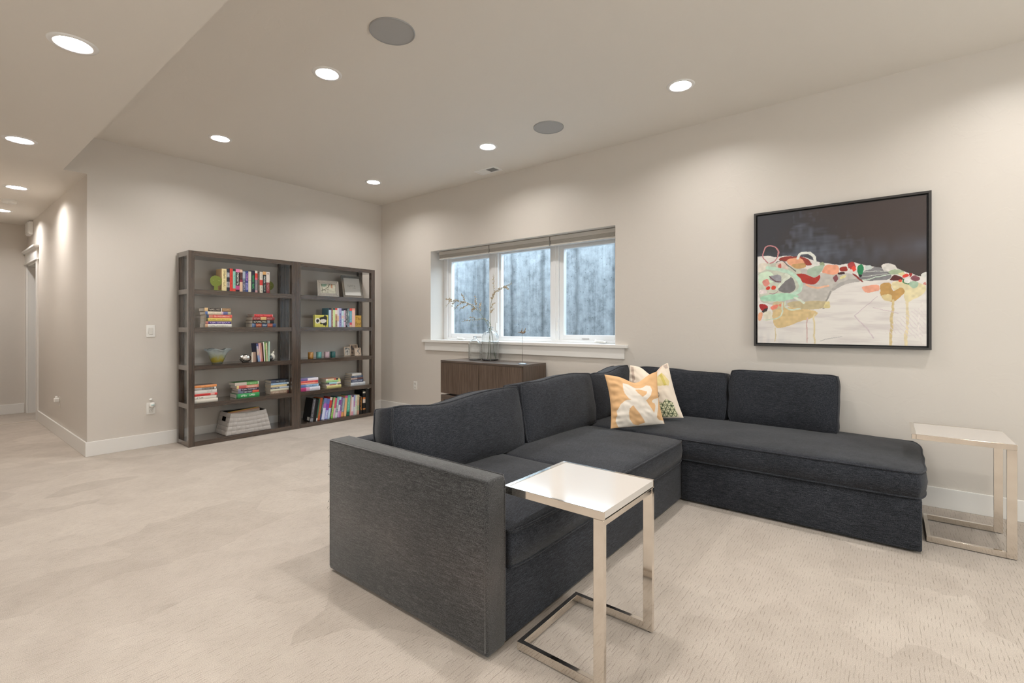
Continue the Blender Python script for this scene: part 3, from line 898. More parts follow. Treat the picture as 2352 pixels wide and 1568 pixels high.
# ------------------------------------------------------------------ sectional sofa
def cushion(name, w, h, t, bulge, o, A, B, Nn, mat, parent, seed=0, corner=0.035, sag=None, nx=40, ny=26, wrinkle=0.006, back=0.3, pipe=0.0055, p=0.55):
    """boxed, piped cushion: w along A, h along B, thickness t along Nn, faces puffed by bulge"""
    o, A, B, Nn = Vector(o), Vector(A).normalized(), Vector(B).normalized(), Vector(Nn).normalized()
    bm = bmesh.new()
    def par(k, n):
        x = 2.0 * k / n - 1
        return math.sin(x * math.pi / 2) * 0.55 + x * 0.45
    def pt(s, q, side):
        f = 1 - corner * (abs(s * q)) ** 6
        a = w / 2 * s * f; b = h / 2 * q * f
        e = noise.noise(Vector((s * 2.1 + seed * 3.7, q * 2.1, side * 0.6 + seed)))
        b += 0.010 * e * abs(q) * (1 if q > 0 else 0.3)
        a += 0.008 * noise.noise(Vector((q * 2.3 + seed, s * 1.5, seed * 2.2))) * abs(s)
        if sag is not None:
            b += sag[2] * math.exp(-((s - sag[0]) / sag[1]) ** 2) * max(0, q) ** 2
        puff = (max(0, 1 - s * s) ** p) * (max(0, 1 - q * q) ** p)
        g = bulge if side > 0 else bulge * back
        wr = noise.noise(Vector((a * 5 + seed * 5, b * 5, seed))) * 0.7 + noise.noise(Vector((a * 14 + b * 6, b * 13, seed + 4))) * 0.35
        n = side * (t / 2 + g * puff + wrinkle * wr * min(1, puff * 3))
        return o + A * a + B * b + Nn * n
    rings = {}
    for side in (1, -1):
        V = [[bm.verts.new(pt(par(i, nx), par(j, ny), side)) for i in range(nx + 1)] for j in range(ny + 1)]
        for j in range(ny):
            for i in range(nx):
                q = (V[j][i], V[j][i + 1], V[j + 1][i + 1], V[j + 1][i])
                bm.faces.new(q if side > 0 else q[::-1])
        ring = V[0][:-1] + [V[j][nx] for j in range(ny)] + [V[ny][i] for i in range(nx, 0, -1)] + [V[j][0] for j in range(ny, 0, -1)]
        rings[side] = ring
    m = len(rings[1])
    mids = []
    for k in range(m):
        c = (rings[1][k].co + rings[-1][k].co) / 2
        d = c - o; d -= Nn * d.dot(Nn)
        mids.append(bm.verts.new(c + d.normalized() * 0.010))
    for k in range(m):
        l = (k + 1) % m
        bm.faces.new((rings[1][k], mids[k], mids[l], rings[1][l]))
        bm.faces.new((mids[k], rings[-1][k], rings[-1][l], mids[l]))
    loops = [[v.co.copy() for v in rings[s]] for s in (1, -1)]
    bmesh.ops.recalc_face_normals(bm, faces=bm.faces)
    c = obj(name, bm, mat, parent, smooth=True)
    bm = bmesh.new()
    for lp in loops: tube(bm, lp, pipe, 6, closed=True)
    obj('piping', bm, mat, c, smooth=True).location = (0, 0, 0)
    return c

SX0, SXF, SYA = 3.77, 4.845, -3.080
sofa = thing('sectional_sofa', (4.6, -1.2, 0), 'charcoal linen L-shaped sectional sofa with one low track arm', 'sofa')
def rounded(name, b, mat, bev=0.012, seg=3):
    o = obj(name, bx(*b, b=bev, seg=seg), mat, sofa, smooth=True)
    return o
arm = rounded('arm', (SX0, SXF + 0.003, SYA, SYA + 0.108, 0.012, 0.672), FABARM)
# welted seams of the arm
e = 0.009
bm = bmesh.new()
tube(bm, [(SX0 + e, SYA + 0.003, 0.03), (SX0 + e, SYA + 0.003, 0.666), (SXF - e, SYA + 0.003, 0.666), (SXF - e, SYA + 0.003, 0.03)], 0.0048, 6)
tube(bm, [(SX0 + 0.02, SYA + 0.100, 0.671), (SXF - 0.004, SYA + 0.100, 0.671), (SXF + 0.002, SYA + 0.101, 0.64), (SXF + 0.002, SYA + 0.101, 0.03)], 0.0042, 6)
obj('piping', bm, FABARM, arm, smooth=True)
# cat-scratched threads along the outer back corner of the arm
random.seed(5)
bm = bmesh.new()
for k in range(70):
    z = random.uniform(0.28, 0.64)
    if k > 50: p0 = Vector((random.uniform(SX0 + 0.05, SXF - 0.1), SYA - 0.001, random.uniform(0.45, 0.64)))
    else: p0 = Vector((SX0 + 0.001, SYA + random.uniform(0.0, 0.04), z))
    d = Vector((-random.uniform(0.006, 0.018), -random.uniform(0.0, 0.006), random.uniform(-0.012, 0.008)))
    if k > 50: d = Vector((random.uniform(-0.012, 0.012), -0.003, random.uniform(-0.01, 0.004)))
    tube(bm, [p0, p0 + d * 0.6 + Vector((0, 0, 0.003)), p0 + d + Vector((0, 0, -0.004))], 0.0006, 3)
tag(obj('frayed_threads', bm, simple('loose_grey_thread', (0.09, 0.09, 0.09), 0.9), arm), kind='stuff')
rounded('base', (SX0 + 0.012, SXF - 0.004, SYA + 0.108, -0.03, 0.012, 0.298), FABY)
rounded('base', (SXF - 0.004, 6.155, -0.982, -0.03, 0.012, 0.298), FABX)
rounded('back', (SX0 + 0.002, SX0 + 0.118, SYA + 0.109, -0.03, 0.20, 0.655), FABY)
for p in ((3.84, -2.9), (4.78, -2.9), (6.08, -0.91), (6.08, -0.11), (3.84, -0.11)):
    bm = bmesh.new(); lathe(bm, [(0.0, 0.0), (0.022, 0.0), (0.022, 0.014)], 16, c=(p[0], p[1], 0)); obj('glide', bm, SLOT, sofa)
Xv, Yv, Zv = (1, 0, 0), (0, 1, 0), (0, 0, 1)
cushion('seat_cushion', 0.868, 0.965, 0.138, 0.036, (4.3845, -2.529, 0.371), Yv, (-1, 0, 0), Zv, FABY, sofa, 1, p=0.45)
cushion('seat_cushion', 1.078, 0.975, 0.138, 0.040, (4.3895, -1.548, 0.371), Yv, (-1, 0, 0), Zv, FABY, sofa, 2, p=0.45)
cushion('seat_cushion', 2.275, 0.955, 0.138, 0.042, (5.040, -0.520, 0.373), Xv, Yv, Zv, FABX, sofa, 3, p=0.42, nx=64)
tl = R(9)
Bk, Nk = (-math.sin(tl), 0, math.cos(tl)), (math.cos(tl), 0, math.sin(tl))
cushion('back_cushion', 1.045, 0.395, 0.150, 0.055, (4.020, -2.400, 0.642), Yv, Bk, Nk, FABY, sofa, 11, sag=(-0.35, 0.45, -0.035))
cushion('back_cushion', 0.960, 0.405, 0.150, 0.060, (4.025, -1.385, 0.650), Yv, Bk, Nk, FABY, sofa, 12, sag=(0.3, 0.5, 0.012))
ro = R(-14)
cushion('back_cushion', 0.760, 0.400, 0.140, 0.060, (3.995, -0.490, 0.655), (0, 1, 0.05), Bk, Nk, FABY, sofa, 13, sag=(-0.2, 0.5, -0.03))
tl = R(7)
Bc, Nc = (0, math.sin(tl), math.cos(tl)), (0, -math.cos(tl), math.sin(tl))
cushion('back_cushion', 0.785, 0.415, 0.145, 0.055, (4.562, -0.165, 0.658), Xv, Bc, Nc, FABX, sofa, 14, sag=(0.5, 0.6, -0.015))
cushion('back_cushion', 0.735, 0.425, 0.150, 0.055, (5.352, -0.165, 0.668), Xv, Bc, Nc, FABX, sofa, 15)

# ------------------------------------------------------------------ throw pillows
def pillow(name, w, h, t, col, loc, rot, label, seed, taper=0.0, chop=0.0, concave=0.09, n=120, ears=0.0):
    """knife-edged pillow; local x = width, z = height, -y = front"""
    root = thing(name, loc, label, 'throw pillow', rot=rot)
    def shape(u, v, side):
        s = 2 * u - 1; q = 2 * v - 1
        a = w / 2 * s * (1 - concave * (1 - q * q) * np.abs(s)) * (1 - taper * v)
        z = h * v + (-concave * h * 0.5) * (1 - s * s) * np.clip(q, 0, 1) * 1.2 + concave * h * 0.25 * (1 - s * s) * np.clip(-q, 0, 1) * -0.0
        z = z - chop * np.exp(-((s - 0.12) / 0.42) ** 2) * v ** 3
        pf = np.clip(1 - s ** 2, 0, 1) ** 0.62 * np.clip(1 - q ** 2, 0, 1) ** 0.62
        wr = 0.012 * (vnoise(u, v, 5.0, seed) - 0.5) + 0.007 * (vnoise(u + v * 0.4, v, 13.0, seed + 1) - 0.5)
        wr = wr + 0.006 * np.sin(v * 46 + 4 * vnoise(u, v, 4, seed + 2)) * np.exp(-((s + 0.9) / 0.22) ** 2) * np.clip(pf * 4, 0, 1)
        d = t / 2 * pf + wr * np.clip(pf * 2.5, 0, 1)
        y = -side * d + ears * np.abs(s) ** 6 * np.clip(q, 0, 1) ** 3
        return a, y, z
    f = grid_print('front', n, n, lambda u, v: shape(u, v, 1), col, CLOTHP, root)
    base = col(np.array([[0.02]]), np.array([[0.5]]))
    def shape_b(u, v): return shape(1 - u, v, -1)
    grid_print('back_panel', 40, 40, shape_b, lambda u, v: tuple(np.full(u.shape, float(np.asarray(c).ravel()[0])) for c in base), CLOTHP, root)
    return root
AMPERSAND = [(1, [(271, 852), (376, 851), (481, 791), (594, 790), (702, 817), (784, 761), (801, 665), (745, 560), (648, 478), (518, 462), (392, 473), (317, 525), (267, 632), (251, 747)]), (0, [(464, 745), (532, 758), (584, 733), (684, 667), (655, 614), (571, 553), (504, 647)]), (1, [(313, 498), (630, 479), (783, 214), (836, 347), (828, 391), (770, 414), (764, 450), (809, 473), (963, 486), (958, 424), (895, 273), (833, 143), (892, 80), (988, 57), (992, 1), (778, -18), (586, 3), (351, 2), (131, 8), (75, 121), (92, 319), (163, 429), (246, 486)]), (0, [(388, 393), (315, 336), (292, 242), (320, 137), (392, 41), (485, 18), (605, 59), (524, 191)])]
def amp_col(u, v):
    jx = u + 0.006 * (vnoise(u, v, 9, 3) - 0.5); jy = v + 0.006 * (vnoise(u, v, 9, 4) - 0.5)
    m = np.zeros(u.shape, bool)
    for on, poly in AMPERSAND:
        hit = in_poly(jx * 1000, jy * 1000, poly)
        m = (m | hit) if on else (m & ~hit)
    a, b = lin('dcb183'), lin('e6ddd2')
    k = 0.94 + 0.12 * vnoise(u, v, 7, 8)
    return tuple(np.where(m, b[i], a[i]) * k for i in range(3))
pillow('ampersand_pillow', 0.445, 0.405, 0.150, amp_col, (4.520, -0.985, 0.492), (R(-12), R(-2), math.atan2(0.78, 0.63)),
       'tan and white throw pillow printed with a large ampersand', 21, chop=0.055, concave=0.10)

def geo_col(u, v):
    base = np.array(lin('e3d6c6')); k = 0.96 + 0.08 * vnoise(u, v, 8, 2)
    out = [base[i] * k for i in range(3)]
    def put(m, c, al=1.0):
        for i in range(3): out[i] = np.where(m, out[i] * (1 - al) + c[i] * al, out[i])
    leaf = in_poly(u, v, [(0.42, 0.66), (0.50, 0.77), (0.66, 0.83), (0.80, 0.86), (0.94, 0.66), (0.90, 0.58), (0.70, 0.60), (0.55, 0.63)])
    put(leaf, lin('d9c88f'))
    put(leaf & (np.abs(u - 0.80 + (v - 0.7) * 0.25) < 0.03), lin('c9b968'))
    ear = in_poly(u, v, [(0.03, 0.97), (0.10, 0.97), (0.16, 0.72), (0.10, 0.66)])
    put(ear, lin('bba89a'))
    put(in_poly(u, v, [(0.86, 0.99), (0.97, 0.99), (0.97, 0.90), (0.90, 0.91)]), lin('b9a79b'))
    put(near_line(u, v, [(0.55, 0.99), (0.62, 0.92), (0.74, 0.97), (0.84, 0.99)], 0.012), lin('e0a98a'))
    # ring rosette of overlapping circles
    ink = lin('6b6459')
    cx, cy, r = 0.56, 0.43, 0.098
    ring = np.zeros(u.shape, bool)
    def circ(x, y, rr, wd): return np.abs(np.hypot(u - x, v - y) - rr) < wd
    ring |= circ(cx, cy, r, 0.005)
    for q in range(6):
        a = q * math.pi / 3
        ring |= circ(cx + r * 0.5 * math.cos(a), cy + r * 0.5 * math.sin(a), r * 0.5, 0.0038)
        ring |= near_line(u, v, [(cx, cy), (cx + r * math.cos(a), cy + r * math.sin(a))], 0.006)
    put(ring, ink, 0.85)
    # green triangulated net in the lower right corner
    net = in_poly(u, v, [(0.36, 0.02), (0.42, 0.17), (0.52, 0.20), (0.60, 0.29), (0.70, 0.27), (0.78, 0.34), (0.90, 0.27), (0.93, 0.02)])
    put(net, lin('cfd0a8'), 0.8)
    L = np.zeros(u.shape, bool); g = 0.066
    jx = u + 0.03 * (vnoise(u, v, 6, 31) - 0.5); jy = v + 0.03 * (vnoise(u, v, 6, 32) - 0.5)
    for a in (0.05, 0.05 + math.pi / 3, 0.05 + 2 * math.pi / 3):
        d = (jx * math.sin(a) + jy * math.cos(a)) / g
        L |= np.abs(d - np.round(d)) * g < 0.0055
    put(net & L, lin('43513a'))
    spray = in_poly(u, v, [(0.10, 0.52), (0.28, 0.60), (0.26, 0.72), (0.10, 0.68)])
    d = np.sin(u * 95) * np.sin(v * 88)
    put(spray & (np.abs(d) < 0.16), lin('c9a887'), 0.7)
    return tuple(out)
pillow('geometric_pillow', 0.470, 0.450, 0.150, geo_col, (4.500, -0.640, 0.494), (R(-13), R(-5), R(21)),
       'cream throw pillow with a yellow leaf and a green net print', 33, taper=0.34, chop=0.075, concave=0.06)

# ------------------------------------------------------------------ C-shaped side tables
def c_table(x0, x1, y0, y1, top, label, inset=0.066):
    t = thing('side_table', ((x0 + x1) / 2, (y0 + y1) / 2, 0), label, 'side table', 'white topped C-shaped side tables')
    rim, rh, bw, bt, bh = 0.010, 0.030, 0.040, 0.020, 0.036
    bm = bmesh.new()
    box(bm, x0, x0 + 0.020, y0, y1, top - rh, top, b=0.0012)
    box(bm, x0 + 0.020, x1, y0, y0 + rim, top - rh, top, b=0.0012)
    box(bm, x0 + 0.020, x1, y1 - rim, y1, top - rh, top, b=0.0012)
    obj('top_frame', bm, CHROME, t)
    obj('tabletop', bx(x0 + 0.020, x1 - 0.001, y0 + rim, y1 - rim, top - 0.027, top - 0.0012, b=0.001), WHITELAC, t)
    for ya, yb in ((y0, y0 + bt), (y1 - bt, y1)):
        obj('leg', bx(x1 - bw, x1, ya, yb, 0.004, top - rh, b=0.0012), CHROME, t)
    obj('crossbar', bx(x1 - bt, x1 - 0.002, y0 + bt, y1 - bt, top - rh - 0.022, top - rh - 0.002, b=0.001), CHROME, t)
    bm = bmesh.new()
    box(bm, x0 + inset, x0 + inset + bt, y0 + bt, y1 - bt, 0.004, bh, b=0.0012)
    box(bm, x0 + inset, x1 - bw, y0, y0 + bt, 0.004, bh, b=0.0012)
    box(bm, x0 + inset, x1 - bw, y1 - bt, y1, 0.004, bh, b=0.0012)
    obj('base_frame', bm, CHROME, t)
    for a in (x0 + inset + 0.012, x1 - 0.016):
        for b in (y0 + 0.010, y1 - 0.010):
            bm = bmesh.new(); lathe(bm, [(0.0, 0.0), (0.008, 0.0), (0.008, 0.006)], 12, c=(a, b, 0))
            obj('glide', bm, SLOT, t)
c_table(4.826, 5.262, -2.957, -2.518, 0.622, 'nearer white side table with polished metal C frame, beside the sofa arm')
c_table(6.116, 6.548, -0.752, -0.315, 0.617, 'farther white side table with polished metal C frame, at the right wall end')

# ------------------------------------------------------------------ sideboard
sb = thing('sideboard', (2.41, -0.255, 0), 'smoked brown oak sideboard with flat doors under the window', 'sideboard')
X0, X1, Y0, Y1, ZB, ZT = 1.797, 3.020, -0.465, -0.025, 0.455, 0.843
obj('top', bx(X0, X1, Y0, Y1, ZT - 0.022, ZT, b=0.0015), OAKX, sb)
obj('side_panel', bx(X0, X0 + 0.02, Y0 + 0.022, Y1, ZB, ZT - 0.022, b=0.001), OAKZ, sb)
obj('side_panel', bx(X1 - 0.02, X1, Y0 + 0.022, Y1, ZB, ZT - 0.022, b=0.001), OAKZ, sb)
obj('bottom_panel', bx(X0 + 0.02, X1 - 0.02, Y0 + 0.022, Y1, ZB, ZB + 0.02), OAKX, sb)
obj('back_panel', bx(X0 + 0.02, X1 - 0.02, Y1 - 0.01, Y1, ZB + 0.02, ZT - 0.022), OAKX, sb)
xm = (X0 + X1) / 2
obj('door', bx(X0 + 0.001, xm - 0.002, Y0 + 0.001, Y0 + 0.021, ZB, ZT - 0.025, b=0.001), OAKZ, sb)
obj('door', bx(xm + 0.002, X1 - 0.006, Y0 + 0.001, Y0 + 0.021, ZB, ZT - 0.025, b=0.001), OAKZ, sb)
obj('partition', bx(xm - 0.01, xm + 0.01, Y0 + 0.022, Y1 - 0.01, ZB + 0.02, ZT - 0.022), OAKZ, sb)
# open stand below with a recessed gap
bm = bmesh.new()
for a, b in ((Y0 + 0.004, Y0 + 0.040), (Y1 - 0.036, Y1)):
    box(bm, X0, X1, a, b, 0.378, 0.432, b=0.001)
box(bm, X0, X0 + 0.036, Y0 + 0.040, Y1 - 0.036, 0.378, 0.432, b=0.001); box(bm, X1 - 0.036, X1, Y0 + 0.040, Y1 - 0.036, 0.378, 0.432, b=0.001)
obj('stand_rail', bm, OAKX, sb)
for a in (X0, X1 - 0.045):
    for b in (Y0 + 0.004, Y1 - 0.045): obj('leg', bx(a, a + 0.045, b, b + 0.041, 0.0, 0.378, b=0.001), OAKZ, sb)
obj('spacer', bx(X0 + 0.10, X1 - 0.10, Y0 + 0.06, Y1 - 0.04, 0.432, ZB), SLOT, sb)

# glass bottles on the sideboard
BG = real_glass('pale_blue_glass', (0.965, 0.985, 0.99))
def bottle(name, x, y, prof_o, th, label, wob=None, n=64):
    t = thing(name, (x, y, ZT + 0.0005), label, 'glass bottle')
    bm = bmesh.new()
    inner = [(max(r - th, 0.0), z + (0.008 if z < 0.004 else 0.0)) for r, z in prof_o]
    prof = [(0.0, 0.0)] + prof_o + [(prof_o[-1][0] - th / 2, prof_o[-1][1] + 0.002)] + inner[::-1] + [(0.0, 0.009)]
    lathe(bm, prof, n, wob=wob)
    bmesh.ops.recalc_face_normals(bm, faces=bm.faces)
    obj('body', bm, BG, t, smooth=True, local=True)
    bm = bmesh.new()
    r, z = prof_o[-1]
    pts = [(math.cos(2 * math.pi * k / 32) * (r + 0.001), math.sin(2 * math.pi * k / 32) * (r + 0.001), z - 0.004) for k in range(32)]
    tube(bm, pts, 0.0045, 8, closed=True)
    obj('lip', bm, BG, t, smooth=True, local=True)
    return t
P1 = [(0.088, 0.0), (0.096, 0.004), (0.099, 0.02), (0.099, 0.10), (0.099, 0.20), (0.098, 0.265), (0.092, 0.298), (0.076, 0.326), (0.052, 0.342), (0.034, 0.350), (0.027, 0.358), (0.0255, 0.372), (0.026, 0.388), (0.031, 0.396)]
def rib(r, z, a): return r * (1 + (0.028 * math.cos(16 * a) if 0.015 < z < 0.33 and r > 0.05 else 0))
B1 = (2.314, -0.154)
bottle('ribbed_glass_bottle', B1[0], B1[1], P1, 0.003, 'taller ribbed clear glass bottle holding budding branches', rib, 128)
P2 = [(0.064, 0.0), (0.073, 0.004), (0.076, 0.018)] + [(0.076, 0.018 + 0.00575 * k) for k in range(1, 31)] + [(0.072, 0.208), (0.058, 0.226), (0.038, 0.240), (0.024, 0.250), (0.018, 0.262), (0.017, 0.274), (0.021, 0.281)]
def diamond(r, z, a): return r * (1 + (0.05 * math.cos(11 * a + z * 150) * math.cos(11 * a - z * 150) if 0.015 < z < 0.20 else 0))
bottle('diamond_glass_bottle', 2.132, -0.222, P2, 0.003, 'shorter clear glass bottle with a diamond relief pattern', diamond, 144)

# budding branches standing in the tall bottle
STEM = simple('green_brown_stem', (0.16, 0.20, 0.12), 0.7, vary=0.25, bscale=30)
TWIG = simple('brown_twig', (0.10, 0.065, 0.045), 0.8)
BUD = simple('cream_blossom', (0.70, 0.63, 0.48), 0.8, vary=0.2, bscale=200)
CORE = simple('brown_seed_cup', (0.20, 0.12, 0.07), 0.8)
def bez(p, n=14):
    p = [Vector(q) for q in p]; out = []
    for k in range(n + 1):
        t = k / n; q = list(p)
        while len(q) > 1: q = [a.lerp(b, t) for a, b in zip(q, q[1:])]
        out.append(q[0])
    return out
def branch(ctrl, twigs, label, seed, first=0.40, nb=26):
    random.seed(seed)
    t = thing('budding_branch', (B1[0], B1[1], ZT + 0.010), label, 'branch', 'budding branches in the tall bottle')
    W = [Vector((B1[0] + p[0], B1[1] + p[1], ZT + p[2])) for p in ctrl]
    def spline(P, per=5):
        out = []
        Q = [P[0] * 2 - P[1]] + P + [P[-1] * 2 - P[-2]]
        for a, b, c, d in zip(Q, Q[1:], Q[2:], Q[3:]):
            for s in range(per):
                s /= per
                out.append(0.5 * ((2 * b) + (c - a) * s + (2 * a - 5 * b + 4 * c - d) * s * s + (3 * b - a - 3 * c + d) * s ** 3))
        return out + [P[-1]]
    main = [W[0]] + spline(W[1:])
    bm = bmesh.new(); tube(bm, main, 0.0032, 6, taper=lambda q: 1 - 0.65 * q)
    obj('stem', bm, STEM, t, smooth=True)
    bm = bmesh.new(); buds = bmesh.new(); cups = bmesh.new()
    lines = [(main, first)]
    for k, off in twigs:
        a = main[k]; b = a + Vector(off)
        ln = bez([a, a.lerp(b, 0.5) + Vector((0, 0, 0.03)), b], 10)
        tube(bm, ln, 0.0016, 5, taper=lambda q: 1 - 0.6 * q); lines.append((ln, 0.1))
    for ln, f in lines:
        m = len(ln)
        cnt = nb if ln is main else nb // 3
        for q in range(cnt):
            u = f + (0.97 - f) * q / cnt + random.uniform(-0.01, 0.01)
            i = min(m - 2, max(0, int(u * (m - 1)))); p = ln[i].lerp(ln[i + 1], u * (m - 1) - i)
            d = Vector((random.uniform(-1, 1), random.uniform(-0.6, 0.6), random.uniform(-0.9, 1))).normalized()
            c = p + d * random.uniform(0.006, 0.016)
            r = random.uniform(0.0065, 0.0105) * (0.55 if u > 0.85 else 1)
            ball(buds, c, r, 1, 1, 0.8, 1); ball(cups, c + Vector((0.55, -0.6, 0.2)).normalized() * r * 0.72, r * 0.5, 1, 1, 1, 1)
            tube(bm, [p, c], 0.0008, 3)
    obj('twigs', bm, TWIG, t, smooth=True)
    tag(obj('blossoms', buds, BUD, t, smooth=True), kind='stuff')
    tag(obj('seed_cups', cups, CORE, t, smooth=True), kind='stuff')
branch([(0.03, -0.02, 0.012), (-0.008, -0.004, 0.392), (-0.040, -0.008, 0.43), (-0.125, -0.02, 0.545), (-0.217, -0.03, 0.625), (-0.362, -0.04, 0.690), (-0.511, -0.05, 0.724), (-0.627, -0.06, 0.705), (-0.689, -0.06, 0.640)],
       [(16, (-0.06, 0.0, -0.06)), (19, (-0.16, -0.02, -0.07)), (22, (-0.16, -0.02, -0.10)), (26, (-0.10, 0.0, -0.09)), (29, (-0.13, 0.0, 0.02)), (15, (-0.01, -0.02, 0.17)), (12, (0.01, 0.0, 0.13)), (21, (-0.10, 0.02, 0.12))], 'long budding branch arching left out of the bottle', 3, 0.42, 56)
branch([(0.0, -0.05, 0.012), (0.010, -0.006, 0.392), (0.004, 0.0, 0.46), (0.006, -0.01, 0.553), (0.027, -0.01, 0.70), (0.07, 0.0, 0.790), (0.16, 0.01, 0.844), (0.258, 0.02, 0.874), (0.30, 0.03, 0.90)],
       [(20, (-0.01, 0.0, 0.25)), (22, (0.10, -0.02, 0.03)), (13, (0.05, 0.02, 0.06)), (11, (0.06, 0.0, 0.05)), (27, (0.10, 0.0, -0.04)), (17, (0.03, 0.01, 0.06))], 'budding branch leaning right out of the bottle', 8, 0.46, 46)
branch([(0.045, 0.04, 0.012), (-0.001, 0.013, 0.392), (-0.025, 0.024, 0.43), (-0.055, 0.03, 0.462), (-0.146, 0.03, 0.488), (-0.289, 0.02, 0.482), (-0.43, 0.02, 0.470), (-0.50, 0.02, 0.462)],
       [(20, (-0.10, 0.0, 0.03))], 'low short budding branch drooping left out of the bottle', 13, 0.40, 18)

# little metal bird on a rod
t = thing('bird_on_stand', (2.935, -0.345, ZT + 0.0005), 'tiny metal bird on a thin rod with a round base', 'figurine')
bm = bmesh.new(); lathe(bm, [(0.0, 0.0), (0.046, 0.0), (0.047, 0.004), (0.040, 0.010), (0.012, 0.014), (0.0, 0.015)], 36); obj('base', bm, simple('blue_grey_metal', (0.35, 0.40, 0.46), 0.25, metal=0.7), t, smooth=True, local=True)
bm = bmesh.new(); tube(bm, [(0, 0, 0.012), (0, 0, 0.33)], 0.0022, 8); obj('rod', bm, simple('brushed_rod', (0.22, 0.20, 0.18), 0.4, metal=0.8), t, smooth=True, local=True)
BIRDM = simple('weathered_brass', (0.30, 0.25, 0.20), 0.45, metal=0.5)
bm = bmesh.new(); ball(bm, Vector((0, 0, 0.338)), 0.034, 1.0, 0.36, 0.36, 3, Matrix.Rotation(R(6), 3, 'Y')); ball(bm, Vector((0.030, 0, 0.346)), 0.013, 1.1, 0.8, 0.9, 2)
tube(bm, [(0.040, 0, 0.347), (0.054, 0, 0.345)], 0.003, 6, taper=lambda q: 1 - 0.8 * q); obj('body', bm, BIRDM, t, smooth=True, local=True)
for sx, dx in ((-1, 0.004), (1, 0.030)):
    bm = bmesh.new(); tube(bm, [(dx - 0.012, sx * 0.004, 0.345), (dx - 0.002, sx * 0.010, 0.365), (dx + 0.006, sx * 0.014, 0.388)], 0.006, 6, taper=lambda q: 1 - 0.6 * q)
    obj('wing', bm, BIRDM, t, smooth=True, local=True)
bm = bmesh.new(); box(bm, -0.056, -0.028, -0.006, 0.006, 0.334, 0.341, b=0.002); obj('tail', bm, BIRDM, t, local=True)

